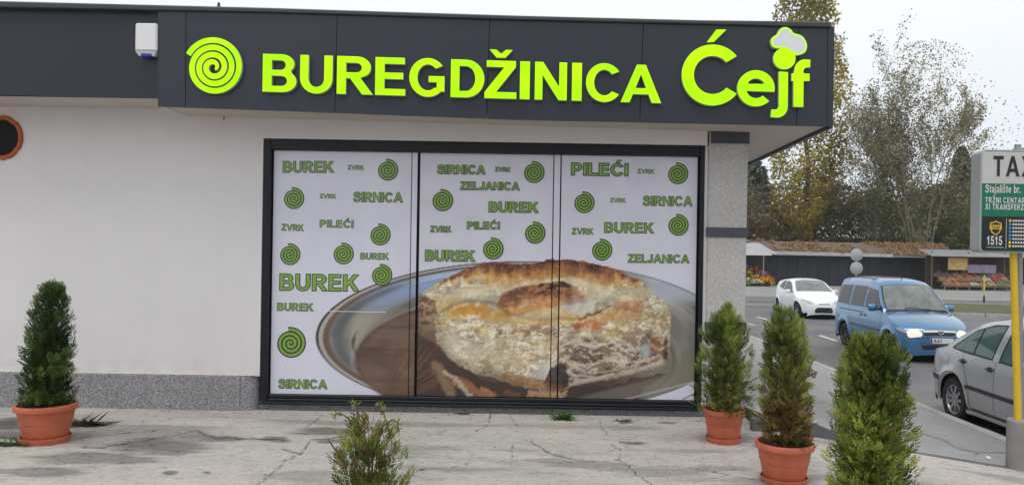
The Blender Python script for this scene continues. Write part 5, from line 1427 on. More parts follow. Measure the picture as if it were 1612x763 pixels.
    def handle(s, x, z, m, w_=.17, sides=(-1, 1)):
        for sg in sides:
            y = s.hw(x, z)
            mb = MB(); pts_ = [(x + s.bulge(x) + w_ * (k / 6 - .5), sg * (y + .028 * math.sin(PI * k / 6) + .004), z) for k in range(7)]
            mb.tube(pts_, .013, 8).build('door_handle', m, s.t, True)
            s.spatch('handle_recess', [(x - w_ * .32, z - .035), (x + w_ * .32, z - .035)], [(x - w_ * .32, z + .03), (x + w_ * .32, z + .03)], M_trim, .003, sides=(sg,), nx_=4, nz_=1)
    def mirror(s, x, z, m, sides=(-1, 1), sz=1.0):
        for sg in sides:
            y = s.hw(x, z) ; X = x + s.bulge(x)
            o = MB(); vs = []; n = 12
            for q, rr in ((-.0, .55), (-.03, .85), (-.08, 1), (-.11, .75), (-.125, .2)):
                for k in range(n):
                    t_ = 2 * PI * k / n; c_, s__ = math.cos(t_), math.sin(t_)
                    vs.append((X - q * -1 * sz, sg * (y + .13 * sz + .105 * sz * rr * np.sign(c_) * abs(c_) ** .6), z + .02 + .075 * sz * rr * np.sign(s__) * abs(s__) ** .6))
            fs = [(i * n + k, i * n + (k + 1) % n, (i + 1) * n + (k + 1) % n, (i + 1) * n + k) for i in range(4) for k in range(n)] + [tuple(range(n)), tuple(range(4 * n, 5 * n))]
            o.add(vs, fs); o.tube([(X - .03, sg * (y - .03), z - .03), (X - .04, sg * (y + .07), z - .01)], .022, 8)
            o.build('wing_mirror', m, s.t, True)
    def gap(s, pts, m=M_trim, w_=.007, sides=(-1, 1), off=.0025):
        """door shut line following (x, z) points"""
        for sg in sides:
            vs = []; P = []
            for a_, c_ in zip(pts[:-1], pts[1:]):
                for k in range(6): P.append((a_[0] + (c_[0] - a_[0]) * k / 6, a_[1] + (c_[1] - a_[1]) * k / 6))
            P.append(pts[-1]); o_ = ribbon(P, w_); n = len(P); A_, B_ = o_[:n], o_[n:][::-1]
            vs = [(x + s.bulge(x), sg * (s.hw(x, z) + off), z) for x, z in A_] + [(x + s.bulge(x), sg * (s.hw(x, z) + off), z) for x, z in B_]
            MB().add(vs, [(i, i + 1, n + i + 1, n + i) for i in range(n - 1)]).build('shut_line', m, s.t)

def carpaint(nm, c, metal=.35, rough=.28): return mat(nm, c, rough, metal=metal, coat=1.0, noise=(1.5, .08))
NEAR = (-1, 1)

# -- blue van ---------------------------------------------------------------
bp_ = carpaint('blue_metallic_paint', (.055, .185, .35), .35, .22)
v_ = Car('parked_car', 'light blue compact van driving towards the camera with its headlights on', (8.80, 17.1 - DW, STREET + .004), dict(W=1.68, L=4.32, R=.31, wheels=(.82, 3.53), sill=.23, tumble=.10, front=(.6, .22), rear=(.3, .08), fb=.20, rb=.04, wb=.14, ws=(1.3,), hood=.05,
     prof=[(.02, .20), (.0, .30), (0, .50), (.02, .66), (.06, .76), (.15, .83), (.35, .92), (.65, 1.02), (.95, 1.09), (1.05, 1.13), (1.30, 1.37), (1.55, 1.60), (1.72, 1.72), (1.95, 1.83), (2.4, 1.885), (3.2, 1.90), (3.95, 1.87), (4.17, 1.80), (4.24, 1.62), (4.29, 1.2), (4.32, .9), (4.32, .5), (4.30, .24)],
     belt=[(0, .60), (.12, .72), (.5, .88), (.95, 1.0), (1.3, 1.05), (2.2, 1.08), (4.32, 1.10)]))
v_.t.name = 'moving_car'
v_.body(bp_)
ws0, ws1 = v_.ix(1.06), v_.ix(1.70)
v_.tpatch('windscreen_frame', [(ws0 - .9, -.93, .93), ((ws0 + ws1) / 2, -.945, .945), (ws1 + .6, -.93, .93)], M_trim, .004)
v_.tpatch('windscreen', [(ws0 + .2, -.89, .89), ((ws0 + ws1) / 2, -.90, .90), (ws1, -.87, .87)], mat('windscreen_glass', (.15, .17, .165), .12, spec=.5, noise=(3.5, .45)), .008)
for q in (-.35, .35):
    a_ = v_.top(ws0 + .1, q, .02); b_ = v_.top(ws0 + 1.2, q * .1 + .35, .022); MB().tube([a_, b_], .008, 6).build('wiper', M_trim, v_.t)
v_.spatch('front_window', [(1.18, 1.12), (1.35, 1.09), (2.22, 1.12)], [(1.18, 1.17), (1.62, 1.57), (2.22, 1.62)], M_glass, .006)
v_.spatch('side_window', [(2.34, 1.12), (3.18, 1.12)], [(2.34, 1.64), (3.18, 1.65)], M_glass, .006)
v_.spatch('side_window', [(3.30, 1.12), (4.08, 1.14)], [(3.30, 1.65), (4.02, 1.63), (4.08, 1.54)], M_glass, .006)
v_.gap([(2.28, .33), (2.28, 1.66)]); v_.gap([(1.13, .40), (1.12, .9), (1.15, 1.08)]); v_.gap([(3.22, .72), (3.24, 1.66)]); v_.gap([(1.13, .36), (2.28, .33)])
v_.gap([(2.3, .99), (4.2, 1.0)], w_=.022)
v_.spatch('side_moulding', [(1.18, .60), (3.12, .62)], [(1.18, .655), (3.12, .675)], mat('blue_grey_moulding', (.04, .10, .17), .5), .014)
v_.spatch('sill_moulding', [(1.2, .24), (3.1, .25)], [(1.2, .31), (3.1, .32)], mat('blue_grey_moulding'), .004)
v_.handle(2.13, .93, bp_); v_.handle(2.42, .93, bp_)
v_.mirror(1.42, 1.14, bp_, sz=1.15)
v_.wheels('steel')
# front: lamps wrap round the corners
za, zb2 = v_.izf(.62), v_.izf(.80)
v_.tpatch('headlight', [(v_.izf(.615), .62, .93), (v_.izf(.66), .57, .985), (v_.izf(.72), .58, .985), (v_.izf(.775), .70, .985)], M_lit, .010, both=True)
v_.spatch('headlight_wing', [(.03, .66), (.20, .70), (.34, .76)], [(.03, .73), (.20, .785), (.34, .77)], M_lens, .008)
v_.tpatch('grille_bar', [(v_.izf(.705), -.54, .54), (v_.izf(.745), -.55, .55)], M_chrome, .022)
v_.tpatch('grille', [(v_.izf(.635), -.50, .50), (v_.izf(.705), -.54, .54)], M_trim, .010)
c0 = v_.top(v_.izf(.715), 0, .035)
MB().lathe([(.052, .0), (.062, -.006), (.066, .0), (.062, .008), (.052, .0)], 24, c=c0, axis='X').box(c0[0] - .004, c0[0] + .004, c0[1] - .055, c0[1] + .055, c0[2] - .006, c0[2] + .006).build('emblem', M_chrome, v_.t, True)
v_.tpatch('lower_grille', [(v_.izf(.33), -.58, .58), (v_.izf(.43), -.64, .64)], M_trim, .007)
v_.tpatch('bumper_shadow_line', [(v_.izf(.585), -.97, .97), (v_.izf(.60), -.97, .97)], M_trim, .003)
p0 = v_.top(v_.izf(.52), 0, .03)
pl = MB().bbox(p0[0] - .012, p0[0] + .01, -.26, .26, p0[2] - .058, p0[2] + .058, .004).build('number_plate', M_plate, v_.t)
MB().box(p0[0] - .0135, p0[0] - .012, .215, .258, p0[2] - .055, p0[2] + .055).build('plate_band', M_pblue, pl)
lets, w_ = word('A41', .16, .4); mb = MB()
for let in lets: flat(mb, let, lambda x, z: (p0[0] - .014, .19 - x * .075, p0[2] - .04 + z * .08))
mb.build('plate_characters', M_trim, pl, fix=False)
a_ = v_.top(v_.ix(1.95), 0, .0); MB().tube([a_, (a_[0] + .12, a_[1], a_[2] + .22)], [.012, .004], 6).build('aerial', M_trim, v_.t)

# -- white hatchback --------------------------------------------------------
wp = mat('white_paint', (.74, .76, .79), .25, coat=.6)
f_ = Car('moving_car', 'white three door hatchback on the road behind the blue van', (10.55, 29.2 - DW, STREET + .004), dict(W=1.70, L=3.95, R=.305, wheels=(.80, 3.29), sill=.20, tumble=.30, front=(.75, .30), rear=(.5, .16), fb=.26, rb=.10, wb=.16, ws=(1.3,), hood=.06,
     prof=[(.04, .20), (.0, .30), (0, .50), (.05, .62), (.14, .72), (.35, .82), (.65, .92), (.92, 1.0), (1.02, 1.04), (1.35, 1.24), (1.65, 1.41), (1.90, 1.49), (2.3, 1.535), (2.8, 1.52), (3.3, 1.46), (3.55, 1.39), (3.68, 1.20), (3.80, 1.0), (3.90, .85), (3.95, .6), (3.92, .26)],
     belt=[(0, .55), (.3, .74), (.9, .90), (1.3, .93), (2.2, .99), (3.2, 1.06), (3.95, 1.08)], n=130))
f_.body(wp)
a_, b_ = f_.ix(1.04), f_.ix(1.80)
f_.tpatch('windscreen', [(a_, -.90, .90), ((a_ + b_) / 2, -.90, .90), (b_, -.86, .86)], mat('windscreen_glass'), .007)
f_.spatch('side_window', [(1.22, .97), (2.45, 1.05)], [(1.22, 1.02), (1.55, 1.23), (1.9, 1.38), (2.45, 1.43)], M_glass, .006)
f_.spatch('rear_side_window', [(2.53, 1.06), (3.18, 1.14)], [(2.53, 1.43), (2.9, 1.40), (3.18, 1.20)], M_glass, .006)
f_.gap([(2.47, .30), (2.55, .9), (2.50, 1.4)]); f_.gap([(1.12, .36), (1.10, .8), (1.2, .97)]); f_.gap([(1.12, .33), (2.47, .30)])
f_.handle(2.30, .90, wp, .16); f_.mirror(1.45, 1.0, wp); f_.wheels('alloy')
f_.tpatch('headlight', [(f_.izf(.63), .58, .80), (f_.izf(.68), .62, .93), (f_.izf(.76), .76, .985), (f_.izf(.83), .90, .985)], M_lens, .009, both=True)
f_.tpatch('lower_grille', [(f_.izf(.27), -.56, .56), (f_.izf(.36), -.62, .62), (f_.izf(.47), -.48, .48)], M_trim, .008)
f_.tpatch('upper_grille', [(f_.izf(.575), -.36, .36), (f_.izf(.60), -.38, .38)], M_trim, .008)
a_ = f_.top(f_.ix(2.9), 0, .0); MB().tube([a_, (a_[0] + .05, a_[1], a_[2] + .1)], [.014, .006], 6).build('aerial', M_trim, f_.t)

# -- silver saloon ----------------------------------------------------------
sp_ = carpaint('silver_metallic_paint', (.36, .38, .40), .5, .24)
g_ = Car('parked_car', 'silver saloon parked at the kerb seen from its rear quarter', (6.69, 7.62 - DW, STREET + .004), dict(W=1.735, L=4.38, R=.318, wheels=(.88, 3.39), sill=.22, tumble=.34, front=(.6, .24), rear=(.75, .20), fb=.20, rb=.16, wb=.14, ws=(1.5,), hood=.05,
     prof=[(.03, .20), (.0, .34), (.02, .60), (.10, .70), (.4, .80), (.8, .90), (1.1, .98), (1.2, 1.02), (1.5, 1.25), (1.8, 1.44), (2.05, 1.545), (2.35, 1.585), (2.7, 1.57), (2.95, 1.515), (3.2, 1.385), (3.42, 1.24), (3.6, 1.13), (3.75, 1.085), (3.95, 1.06), (4.18, 1.04), (4.28, .99), (4.34, .84), (4.36, .62), (4.38, .45), (4.34, .26)],
     belt=[(0, .60), (.5, .80), (1.2, .92), (2.2, .97), (3.3, 1.00), (3.8, 1.01), (4.38, .96)], n=170))
g_.body(sp_)
a_, b_ = g_.ix(1.22), g_.ix(1.78)
g_.tpatch('windscreen', [(a_, -.90, .90), (b_, -.86, .86)], M_glass, .007)
a_, b_ = g_.ix(3.02), g_.ix(3.55)
g_.tpatch('rear_window', [(a_, -.82, .82), (b_, -.88, .88)], M_glass, .007)
g_.spatch('window_surround', [(1.35, .96), (2.3, 1.0), (3.1, 1.02), (3.45, 1.05)], [(1.35, 1.02), (1.62, 1.24), (1.9, 1.42), (2.3, 1.475), (2.72, 1.455), (3.05, 1.35), (3.45, 1.08)], M_trim, .004, nx_=28)
M_gl2 = mat('green_tinted_glass', (.055, .10, .10), .05, spec=.5, noise=(4, .35))
g_.spatch('front_window', [(1.40, .99), (2.20, 1.02)], [(1.40, 1.01), (1.66, 1.22), (1.92, 1.40), (2.20, 1.445)], M_gl2, .008)
g_.spatch('rear_door_window', [(2.42, 1.025), (2.87, 1.04)], [(2.42, 1.45), (2.66, 1.435), (2.87, 1.39)], M_gl2, .008)
g_.spatch('quarter_light', [(2.91, 1.04), (3.38, 1.06)], [(2.91, 1.37), (3.08, 1.31), (3.38, 1.09)], M_gl2, .008)
g_.spatch('door_pillar', [(2.24, .99), (2.39, 1.0)], [(2.24, 1.505), (2.39, 1.51)], sp_, .010, nx_=3)
g_.gap([(2.31, .26), (2.31, .98)]); g_.gap([(3.12, 1.0), (3.14, .90), (3.02, .70), (2.95, .55), (2.93, .27)]); g_.gap([(1.2, .3), (1.20, .85), (1.32, .95)]); g_.gap([(1.2, .28), (2.94, .26)])
g_.spatch('side_moulding', [(1.24, .52), (3.00, .545)], [(1.24, .57), (3.00, .595)], M_trim, .018, nx_=16)
g_.spatch('sill_skirt', [(1.3, .20), (2.98, .20)], [(1.3, .255), (2.98, .255)], sp_, .022, nx_=12)
g_.spatch('bumper_strip', [(3.80, .545), (4.36, .555)], [(3.80, .61), (4.36, .62)], M_trim, .014, nx_=10)
g_.gap([(3.78, .5), (3.84, .66), (4.2, .68)], w_=.006)
g_.spatch('fuel_flap', [(3.50, .80), (3.66, .80)], [(3.50, .94), (3.66, .94)], sp_, .004, sides=(1,), nx_=3)
g_.handle(2.43, .885, M_trim, .18); g_.handle(3.12, .905, M_trim, .17)
g_.mirror(1.45, 1.02, sp_); g_.wheels('cap')
g_.tpatch('tail_light', [(g_.izr(.94), .62, .97), (g_.izr(.72), .62, .97)], M_red, .008, both=True)
g_.tpatch('headlight', [(g_.izf(.52), .58, .92), (g_.izf(.66), .60, .97)], M_lens, .008, both=True)
g_.tpatch('grille', [(g_.izf(.54), -.42, .42), (g_.izf(.66), -.44, .44)], M_trim, .008)
# ------------------------------------------------------------------ market row across the road
def at(u, v, d): return U(u, v, d)
DM = 68.0; YM = DM - DW
def wxp(u, d, v=430): return U(u, v, d)[0]
hall = thing('market_stall_building', 'long low dark market building with a leaf strewn tiled roof', 'building')
x0, x1 = wxp(1206, DM), wxp(1466, DM); zt = 2.05
M_darkwall = mat('dark_shutters', (.020, .026, .036), .6, noise=(.6, .2))
MB().box(x0, x1, YM, YM + 4.5, STREET, zt).build('wall', M_darkwall, hall)
n = 16; 
for k in range(n):
    a_ = x0 + (x1 - x0) * k / n; MB().box(a_ + .04, a_ + (x1 - x0) / n - .04, YM - .04, YM - .005, STREET + .05, zt - .15).build('shutter', mat('shutter_%d' % (k % 3), [(.018, .024, .034), (.023, .028, .038), (.016, .020, .028)][k % 3], .55, noise=(1, .2)), hall)
MB().box(x0 - .5, x1 + 1.6, YM - 1.1, YM - .95, zt - .02, zt + .16).build('eave_board', mat('pale_fascia_board', (.30, .30, .31), .7, noise=(2, .2)), hall)
MB().box(x1 + .05, x1 + 1.2, YM - .2, YM + 2, STREET, zt + .05).build('end_wall', mat('grey_end_wall', (.10, .10, .10), .8, noise=(1, .3)), hall)
# roof courses of tiles, each row an overlapping strip
M_tile = mat('old_clay_tiles', (.145, .108, .088), .85, noise=(1.1, .35, 8))
rows = 7; zr0, zr1 = zt + .16, zt + 1.25; y0r, y1r = YM - 1.15, YM + 2.3
for k in range(rows):
    f0, f1 = k / rows, (k + 1.15) / rows
    za, zb3 = zr0 + (zr1 - zr0) * f0, zr0 + (zr1 - zr0) * f1; ya, yb3 = y0r + (y1r - y0r) * f0, y0r + (y1r - y0r) * f1
    mb = MB(); m_ = 60; vs = []
    for i in range(m_ + 1):
        x = x0 - 1.2 + (x1 + 2.0 - x0 + 1.2 - (.0)) * i / m_; b_ = .03 * (i % 2)
        vs += [(x, ya, za + b_ + .04), (x, yb3, zb3 + b_), (x, ya, za + b_ - .02)]
    mb.add(vs, [(i * 3, (i + 1) * 3, (i + 1) * 3 + 1, i * 3 + 1) for i in range(m_)] + [(i * 3, i * 3 + 2, (i + 1) * 3 + 2, (i + 1) * 3) for i in range(m_)])
    mb.build('tile_course', M_tile, hall)
MB().add([(x0 - 1.2, y1r, zr1), (x1 + 2, y1r, zr1), (x1 + 2, y1r + 3.4, zr0), (x0 - 1.2, y1r + 3.4, zr0)], [(0, 1, 2, 3)]).build('back_roof', M_tile, hall)
# fallen leaves on the roof
rg = np.random.default_rng(31); n = 5200
f_r = rg.random(n) ** 1.0; P = np.stack([rg.uniform(x0 - 1, x1 + 2, n), y0r + (y1r - y0r) * f_r - .02, zr0 + (zr1 - zr0) * f_r + .09], -1)
keep = fbm(P[:, 0] * .35, P[:, 1] * .5, 3, 70) > .40; P = P[keep]
D_ = unit(rg.normal(0, 1, P.shape)); N_ = unit(np.cross(D_, rg.normal(0, 1, P.shape)))
V, Fc = leaves(P, D_, N_, np.full(len(P), .22), np.full(len(P), .15))
cl = np.array([[.34, .22, .10], [.22, .12, .06], [.42, .32, .16]])[rg.integers(0, 3, len(P))]
tag(link('fallen_leaves', fastmesh('fallen_leaves', V, Fc, np.repeat(cl, 4, 0)), M_leaf, hall), kind='stuff')
# pale sheets at the left end of the roof
MB().add([(x0 - 2.6, YM - 2.6, zt + .02), (x0 + .3, YM - 2.4, zt + .1), (x0 - .6, YM + .4, zt + 1.1), (x0 - 2.8, YM + .4, zt + 1.0)], [(0, 1, 2, 3)]).build('tarpaulin', mat('pale_tarpaulin', (.34, .34, .35), .6, noise=(2, .15)), hall)
MB().add([(x0 + .2, YM - 1.3, zt + .06), (x1 - 4.0, YM - 1.3, zt - .02), (x1 - 4.0, YM - 1.25, zt + .25), (x0 + .2, YM - 1.25, zt + .36)], [(0, 1, 2, 3)]).build('gutter_sheet', mat('pale_tarpaulin'), hall)

# flower stand left of it
YS = DM - 3 - DW
fs_ = thing('flower_stand', 'flower stand frame with a sloping pale awning beside the pillar', 'market stall')
a0, a1 = wxp(1150, DM - 3), wxp(1205, DM - 3)
MB().add([(a0, YS - .9, 2.0), (a1 + .3, YS - .9, 2.0), (a1 + .1, YS + 1.6, 2.9), (a0, YS + 1.6, 2.9)], [(0, 1, 2, 3)]).build('awning', mat('pale_tarpaulin'), fs_)
mb = MB()
for x in (a0, a1 - .4): mb.tube([(x, YS - .8, STREET), (x, YS - .8, 2.02)], .04, 6)
mb.build('frame', M_steel, fs_)
for k in range(3): MB().box(a0, a1 + .2, YS - .6 + k * .55, YS - .1 + k * .55, STREET, STREET + .15 + k * .42).build('step_shelf', mat('dark_wood', (.04, .03, .025), .8), fs_)
MB().box(a0, a1 + .3, YS + 1.2, YS + 1.3, STREET, 2.5).build('back_wall', M_darkwall, fs_)
def flowerball(name, label, X, Y, Z, r_, col, seed, cat='flowers', grp='flower pots on the stand'):
    t_ = thing(name, label, cat, (X, Y, Z), 0, grp); rg = np.random.default_rng(seed); n = 150
    MB().lathe([(0, 0), (r_ * .4, 0), (r_ * .55, r_ * .5), (0, r_ * .5)], 12).build('pot', mat('dark_pot', (.03, .03, .03), .6), t_, True)
    d_ = unit(rg.normal(0, 1, (n, 3))); d_[:, 2] = np.abs(d_[:, 2]) * .8; P = d_ * r_ * (.75 + .25 * rg.random((n, 1))); P[:, 2] += r_ * .5
    D_ = unit(d_ + rg.normal(0, .6, d_.shape)); N_ = unit(np.cross(D_, rg.normal(0, 1, P.shape)))
    V, Fc = leaves(P - D_ * .03, D_, N_, np.full(n, r_ * .42), np.full(n, r_ * .40))
    c_ = np.where(rg.random((n, 1)) < .22, np.array([[.03, .07, .02]]), np.array([col])) * (.7 + .6 * rg.random((n, 1)))
    link('blossom', fastmesh('blossom', V, Fc, np.repeat(np.clip(c_, 0, 1), 4, 0)), M_leaf, t_)
FC = [((.80, .42, .005), 'golden yellow'), ((.72, .72, .62), 'creamy white'), ((.42, .04, .03), 'dark red'), ((.46, .30, .52), 'pale purple'), ((.85, .62, .01), 'bright yellow'), ((.62, .20, .03), 'rusty orange'), ((.42, .50, .16), 'greenish')]
rows_ = [('front row', -.9, STREET), ('middle row', -.25, STREET + .16), ('third row', .30, STREET + .58), ('top row', .82, STREET + 1.0)]
seen = set()
fr = random.Random(4)
order = [[1, 6, 1, 0, 2, 0], [6, 1, 0, 5, 1, 4], [0, 4, 3, 3, 2], [2, 3, 5]]
pos = ['leftmost', 'second', 'third', 'fourth', 'fifth', 'rightmost']
for ri, ((rn, dy, z), od) in enumerate(zip(rows_, order)):
    for k, ci in enumerate(od):
        X = a0 + .6 + k * .74 + fr.uniform(-.12, .12) + .25 * (ri % 2)
        if X > a1 + .5: continue
        flowerball('potted_flowers', '%s chrysanthemum ball, %s from left in the %s of the flower stand' % (FC[ci][1], pos[k] if k < 5 else 'sixth', rn), X, YS + dy, z, fr.uniform(.36, .55), FC[ci][0], 100 + ri * 10 + k)

# produce stalls on the right
DP = 62.0; YP2 = DP - DW
st = thing('fruit_stall', 'wooden fruit stall with a striped purple board above crates', 'market stall')
b0, b1 = wxp(1488, DP), wxp(1606, DP)
M_wood = mat('stall_wood', (.20, .14, .085), .8, noise=(3, .3))
for k in range(3): MB().box(b0, b1, YP2 + k * .7, YP2 + k * .7 + .68, STREET + .30 + k * .38, STREET + .36 + k * .38).build('shelf', M_wood, st)
for k in range(7):
    x = b0 + (b1 - b0) * k / 6
    MB().box(x - .04, x + .04, YP2 + .02, YP2 + .10, STREET, STREET + .31).build('leg', M_wood, st)
    if k % 3 == 0: MB().box(x - .05, x + .05, YP2 + 2.12, YP2 + 2.22, STREET, 2.6).build('upright', M_wood, st)
MB().box(b0 + 2.55, b0 + 4.9, YP2 + 1.3, YP2 + 1.36, .82, 1.5).build('sign_board', mat('lilac_board', (.22, .19, .27), .6, noise=(2, .3)), st)
MB().box(b0 + .9, b0 + 2.5, YP2 + 1.28, YP2 + 1.33, 1.05, 2.05).build('yellow_slats', mat('tan_boards', (.48, .33, .12), .7, noise=(5, .4)), st)
MB().add([(b0 - .6, YP2 + .9, 2.15), (b1 + 2, YP2 + .9, 2.15), (b1 + 2, YP2 + 3.4, 2.75), (b0 - .6, YP2 + 3.4, 2.75)], [(0, 1, 2, 3)]).build('awning', mat('grey_awning', (.20, .20, .20), .8, noise=(1, .3)), st)
MB().box(b0 - .3, b1 + 1, YP2 + 2.6, YP2 + 2.7, STREET, 2.2).build('back_wall', mat('stall_back', (.06, .05, .045), .9, noise=(1, .5)), st)
prod = [((.42, .17, .06), 'oranges'), ((.36, .05, .04), 'red peppers'), ((.14, .22, .06), 'green peppers'), ((.12, .06, .12), 'dark aubergines'), ((.42, .34, .12), 'yellow apples'), ((.30, .19, .12), 'brown onions'), ((.34, .11, .08), 'red apples'), ((.42, .40, .36), 'pale cauliflowers')]
cr_ = random.Random(9)
ords = ['first', 'second', 'third', 'fourth', 'fifth', 'sixth', 'seventh', 'eighth', 'ninth']
for ri in range(3):
    for k in range(8):
        ci = (cr_.randrange(8)) if k > 2 else [[5, 0, 6], [6, 0, 5], [3, 3, 5]][ri][k]
        X = b0 + .35 + k * .72; Z = STREET + .36 + ri * .38; Y = YP2 + .33 + ri * .7
        t_ = thing('produce_crate', 'crate of %s, %s from the left on the %s shelf of the fruit stall' % (prod[ci][1], ords[k], ['lowest', 'middle', 'top'][ri]), 'crate', (X, Y, Z), 0, 'produce crates on the stall'); t_.rotation_euler = (math.radians(24), 0, 0)
        MB().box(-.32, .32, -.28, .28, .0, .02).box(-.32, .32, -.28, -.265, 0, .13).box(-.32, .32, .265, .28, 0, .13).box(-.32, -.305, -.265, .265, 0, .13).box(.305, .32, -.265, .265, 0, .13).build('crate', M_wood, t_)
        mb = MB(); rr_ = random.Random(k * 7 + ri); hp_ = rr_.uniform(0, .22)
        for i in range(5):
            for j in range(4):
                x, y, z, s_ = -.25 + i * .125 + rr_.uniform(-.03, .03), -.2 + j * .13, .14 + rr_.uniform(0, .05) + hp_ * (1 - abs(i - 2) / 2.5) * (j + 1) * .3, rr_.uniform(.06, .10)
                mb.add([(x - s_, y, z), (x, y - s_, z), (x + s_, y, z), (x, y + s_, z), (x, y, z + s_), (x, y, z - s_)], [(0, 1, 4), (1, 2, 4), (2, 3, 4), (3, 0, 4), (1, 0, 5), (2, 1, 5), (3, 2, 5), (0, 3, 5)])
        tag(mb.build('produce', mat('produce_' + prod[ci][1].replace(' ', '_'), prod[ci][0], .5, noise=(6, .3)), t_, True), kind='stuff')
# yellow marker post on the verge
X0, d0 = G(1549, 479)
pp = thing('marker_post', 'thin yellow post with black foot standing on the grass verge', 'post', (X0, d0, STREET + .1))
MB().tube([(0, 0, .38), (0, 0, 1.50)], .045, 10).build('post', mat('pale_yellow_paint', (.52, .52, .06), .5), pp, True)
MB().tube([(0, 0, 0), (0, 0, .38)], .05, 10).build('foot', M_trim, pp, True)
# two round road signs seen from the back
DR = 36.0
xs2, zs2 = U(1348, 401, DR)
rs = thing('road_sign', 'two round road signs seen from behind on one post, beyond the blue van', 'sign', (xs2, DR - DW, STREET))
MB().tube([(0, 0, 0), (0, 0, zs2 - STREET + .28)], .035, 10).build('post', M_steel, rs, True)
M_sb = mat('sign_back_grey', (.38, .40, .41), .5, metal=.2, noise=(3, .1))
for v_s in (401, 422):
    z_ = U(1348, v_s, DR)[1] - STREET
    MB().lathe([(0, -.055), (.285, -.055), (.30, -.045), (.30, -.04), (.285, -.04), (0, -.045)], 32, c=(0, 0, z_), axis='Y').build('sign_disc', M_sb, rs, True)

# ------------------------------------------------------------------ trees
def branch_tree(rng, h, stems, spread, lv=3, up=.75, r0=.16, first=.25):
    """returns tube list [(pts, radii)] and twig points"""
    tubes = []; tw = []
    def grow(p, d, L_, r_, lev):
        pts = [p]; rs = [r_]; n = 6 if lev == 0 else 4
        for k in range(n):
            d = (d + Vector((rng.gauss(0, .10), rng.gauss(0, .10), .06 * up + rng.gauss(0, .04)))).normalized()
            p = p + d * (L_ / n); pts.append(p); rs.append(r_ * (1 - (k + 1) / n * .78))
            if lev >= lv - 1: tw.append((p, d))
            if lev < lv and (k >= n * first or lev > 0):
                for q in range(2 if lev < 2 else 1):
                    ax = d.orthogonal().normalized(); ax.rotate(Matrix.Rotation(rng.random() * 2 * PI, 3, d))
                    nd = (d * (.9) + ax * rng.uniform(.45, .9) + Vector((0, 0, .35 * up))).normalized()
                    grow(p, nd, L_ * rng.uniform(.38, .62) * (1 - .3 * k / n), rs[-1] * .62, lev + 1)
        tubes.append((pts, rs))
    for s_ in range(stems):
        a_ = 2 * PI * s_ / stems + rng.uniform(-.4, .4)
        d = Vector((math.cos(a_) * spread, math.sin(a_) * spread, 1)).normalized() if stems > 1 else Vector((0, 0, 1))
        grow(Vector((math.cos(a_) * .25, math.sin(a_) * .25, 0)) if stems > 1 else Vector((0, 0, 0)), d, h * rng.uniform(.72, .95), r0, 0)
    return tubes, tw
def leafcloud(P, rng, size, cols, wid=.75):
    n = len(P); D_ = unit(rng.normal(0, 1, (n, 3))); N_ = unit(np.cross(D_, rng.normal(0, 1, (n, 3))))
    L_ = size * (.6 + .8 * rng.random(n)); V, Fc = leaves(P - D_ * L_[:, None] * .5, D_, N_, L_, L_ * wid)
    z_ = fbm(P[:, 0] * .45 + P[:, 1] * .3, P[:, 2] * .45, 3, 80); w_ = np.clip(z_ * 1.9 - .45 + rng.normal(0, .18, n), 0, 1)[:, None]
    dk, md, lt = [np.array(c_) for c_ in cols]
    c_ = np.where(w_ < .5, dk + (md - dk) * w_ * 2, md + (lt - md) * (w_ - .5) * 2)
    return fastmesh('crown', V, Fc, np.repeat(np.clip(c_, 0, 1), 4, 0))
def put_tree(name, label, X, Y, h, seed, stems=1, spread=.3, lv=3, leaves_per=3, size=.25, cols=None, r0=.16, up=.75, jit=.5, env=None, n_env=0, first=.25, minr=.012, sides=5, cutoff=None, envh=1.0):
    t_ = thing(name, label, 'tree', (X, Y, STREET)); rr_ = random.Random(seed); rg = np.random.default_rng(seed)
    tubes, tw = branch_tree(rr_, h, stems, spread, lv, up, r0, first)
    mb = MB(); mbt = MB()
    for i, (pts, rs) in enumerate(tubes):
        (mb if len(pts) > 5 else mbt).tube(pts, [max(r_, minr) for r_ in rs], sides if len(pts) > 5 else 3, cap=False)
    tr = mb.build('trunk', M_bark, t_, True, fix=False); mbt.build('branches', M_bark, t_, False, fix=False)
    P = []
    for p, d in tw:
        for k in range(leaves_per): P.append((p.x + rg.normal(0, jit), p.y + rg.normal(0, jit), p.z + rg.normal(0, jit)))
    P = np.array(P) if P else np.zeros((0, 3))
    if env:
        t2 = rg.random(n_env); a_ = rg.random(n_env) * 2 * PI; R = np.interp(t2, [e[0] for e in env], [e[1] for e in env])
        so_ = rg.random() * 60
        lm = fbm(a_ * 1.7 + so_, t2 * h * .35, 4, 83); R = R * (.55 + .95 * lm)
        q = rg.random(n_env) ** .45
        E_ = np.stack([np.cos(a_) * R * q, np.sin(a_) * R * q, t2 * h * envh], -1)
        gp = fbm(E_[:, 0] * .8 + so_, E_[:, 2] * .8 + E_[:, 1] * .5, 3, 85) > (cutoff or .38)
        P = np.concatenate([P, E_[gp]]) if len(P) else E_[gp]
    if cols is not None and len(P): link('crown', leafcloud(P, rg, size, cols), M_leaf, t_)
    return t_
C_pop = ((.11, .105, .022), (.31, .25, .045), (.52, .42, .09))
C_olv = ((.075, .080, .032), (.17, .165, .060), (.28, .26, .10))
C_brn = ((.09, .072, .045), (.19, .145, .085), (.30, .24, .14))
C_spr = ((.045, .065, .052), (.09, .125, .095), (.16, .20, .15))
C_spa = ((.13, .12, .065), (.24, .22, .11), (.36, .33, .16))
C_grn = ((.055, .075, .024), (.12, .15, .045), (.20, .23, .07))
def tx(u, d, v=390): return U(u, v, d)[0]
def th(u, v, d): return U(u, v, d)[1] - STREET
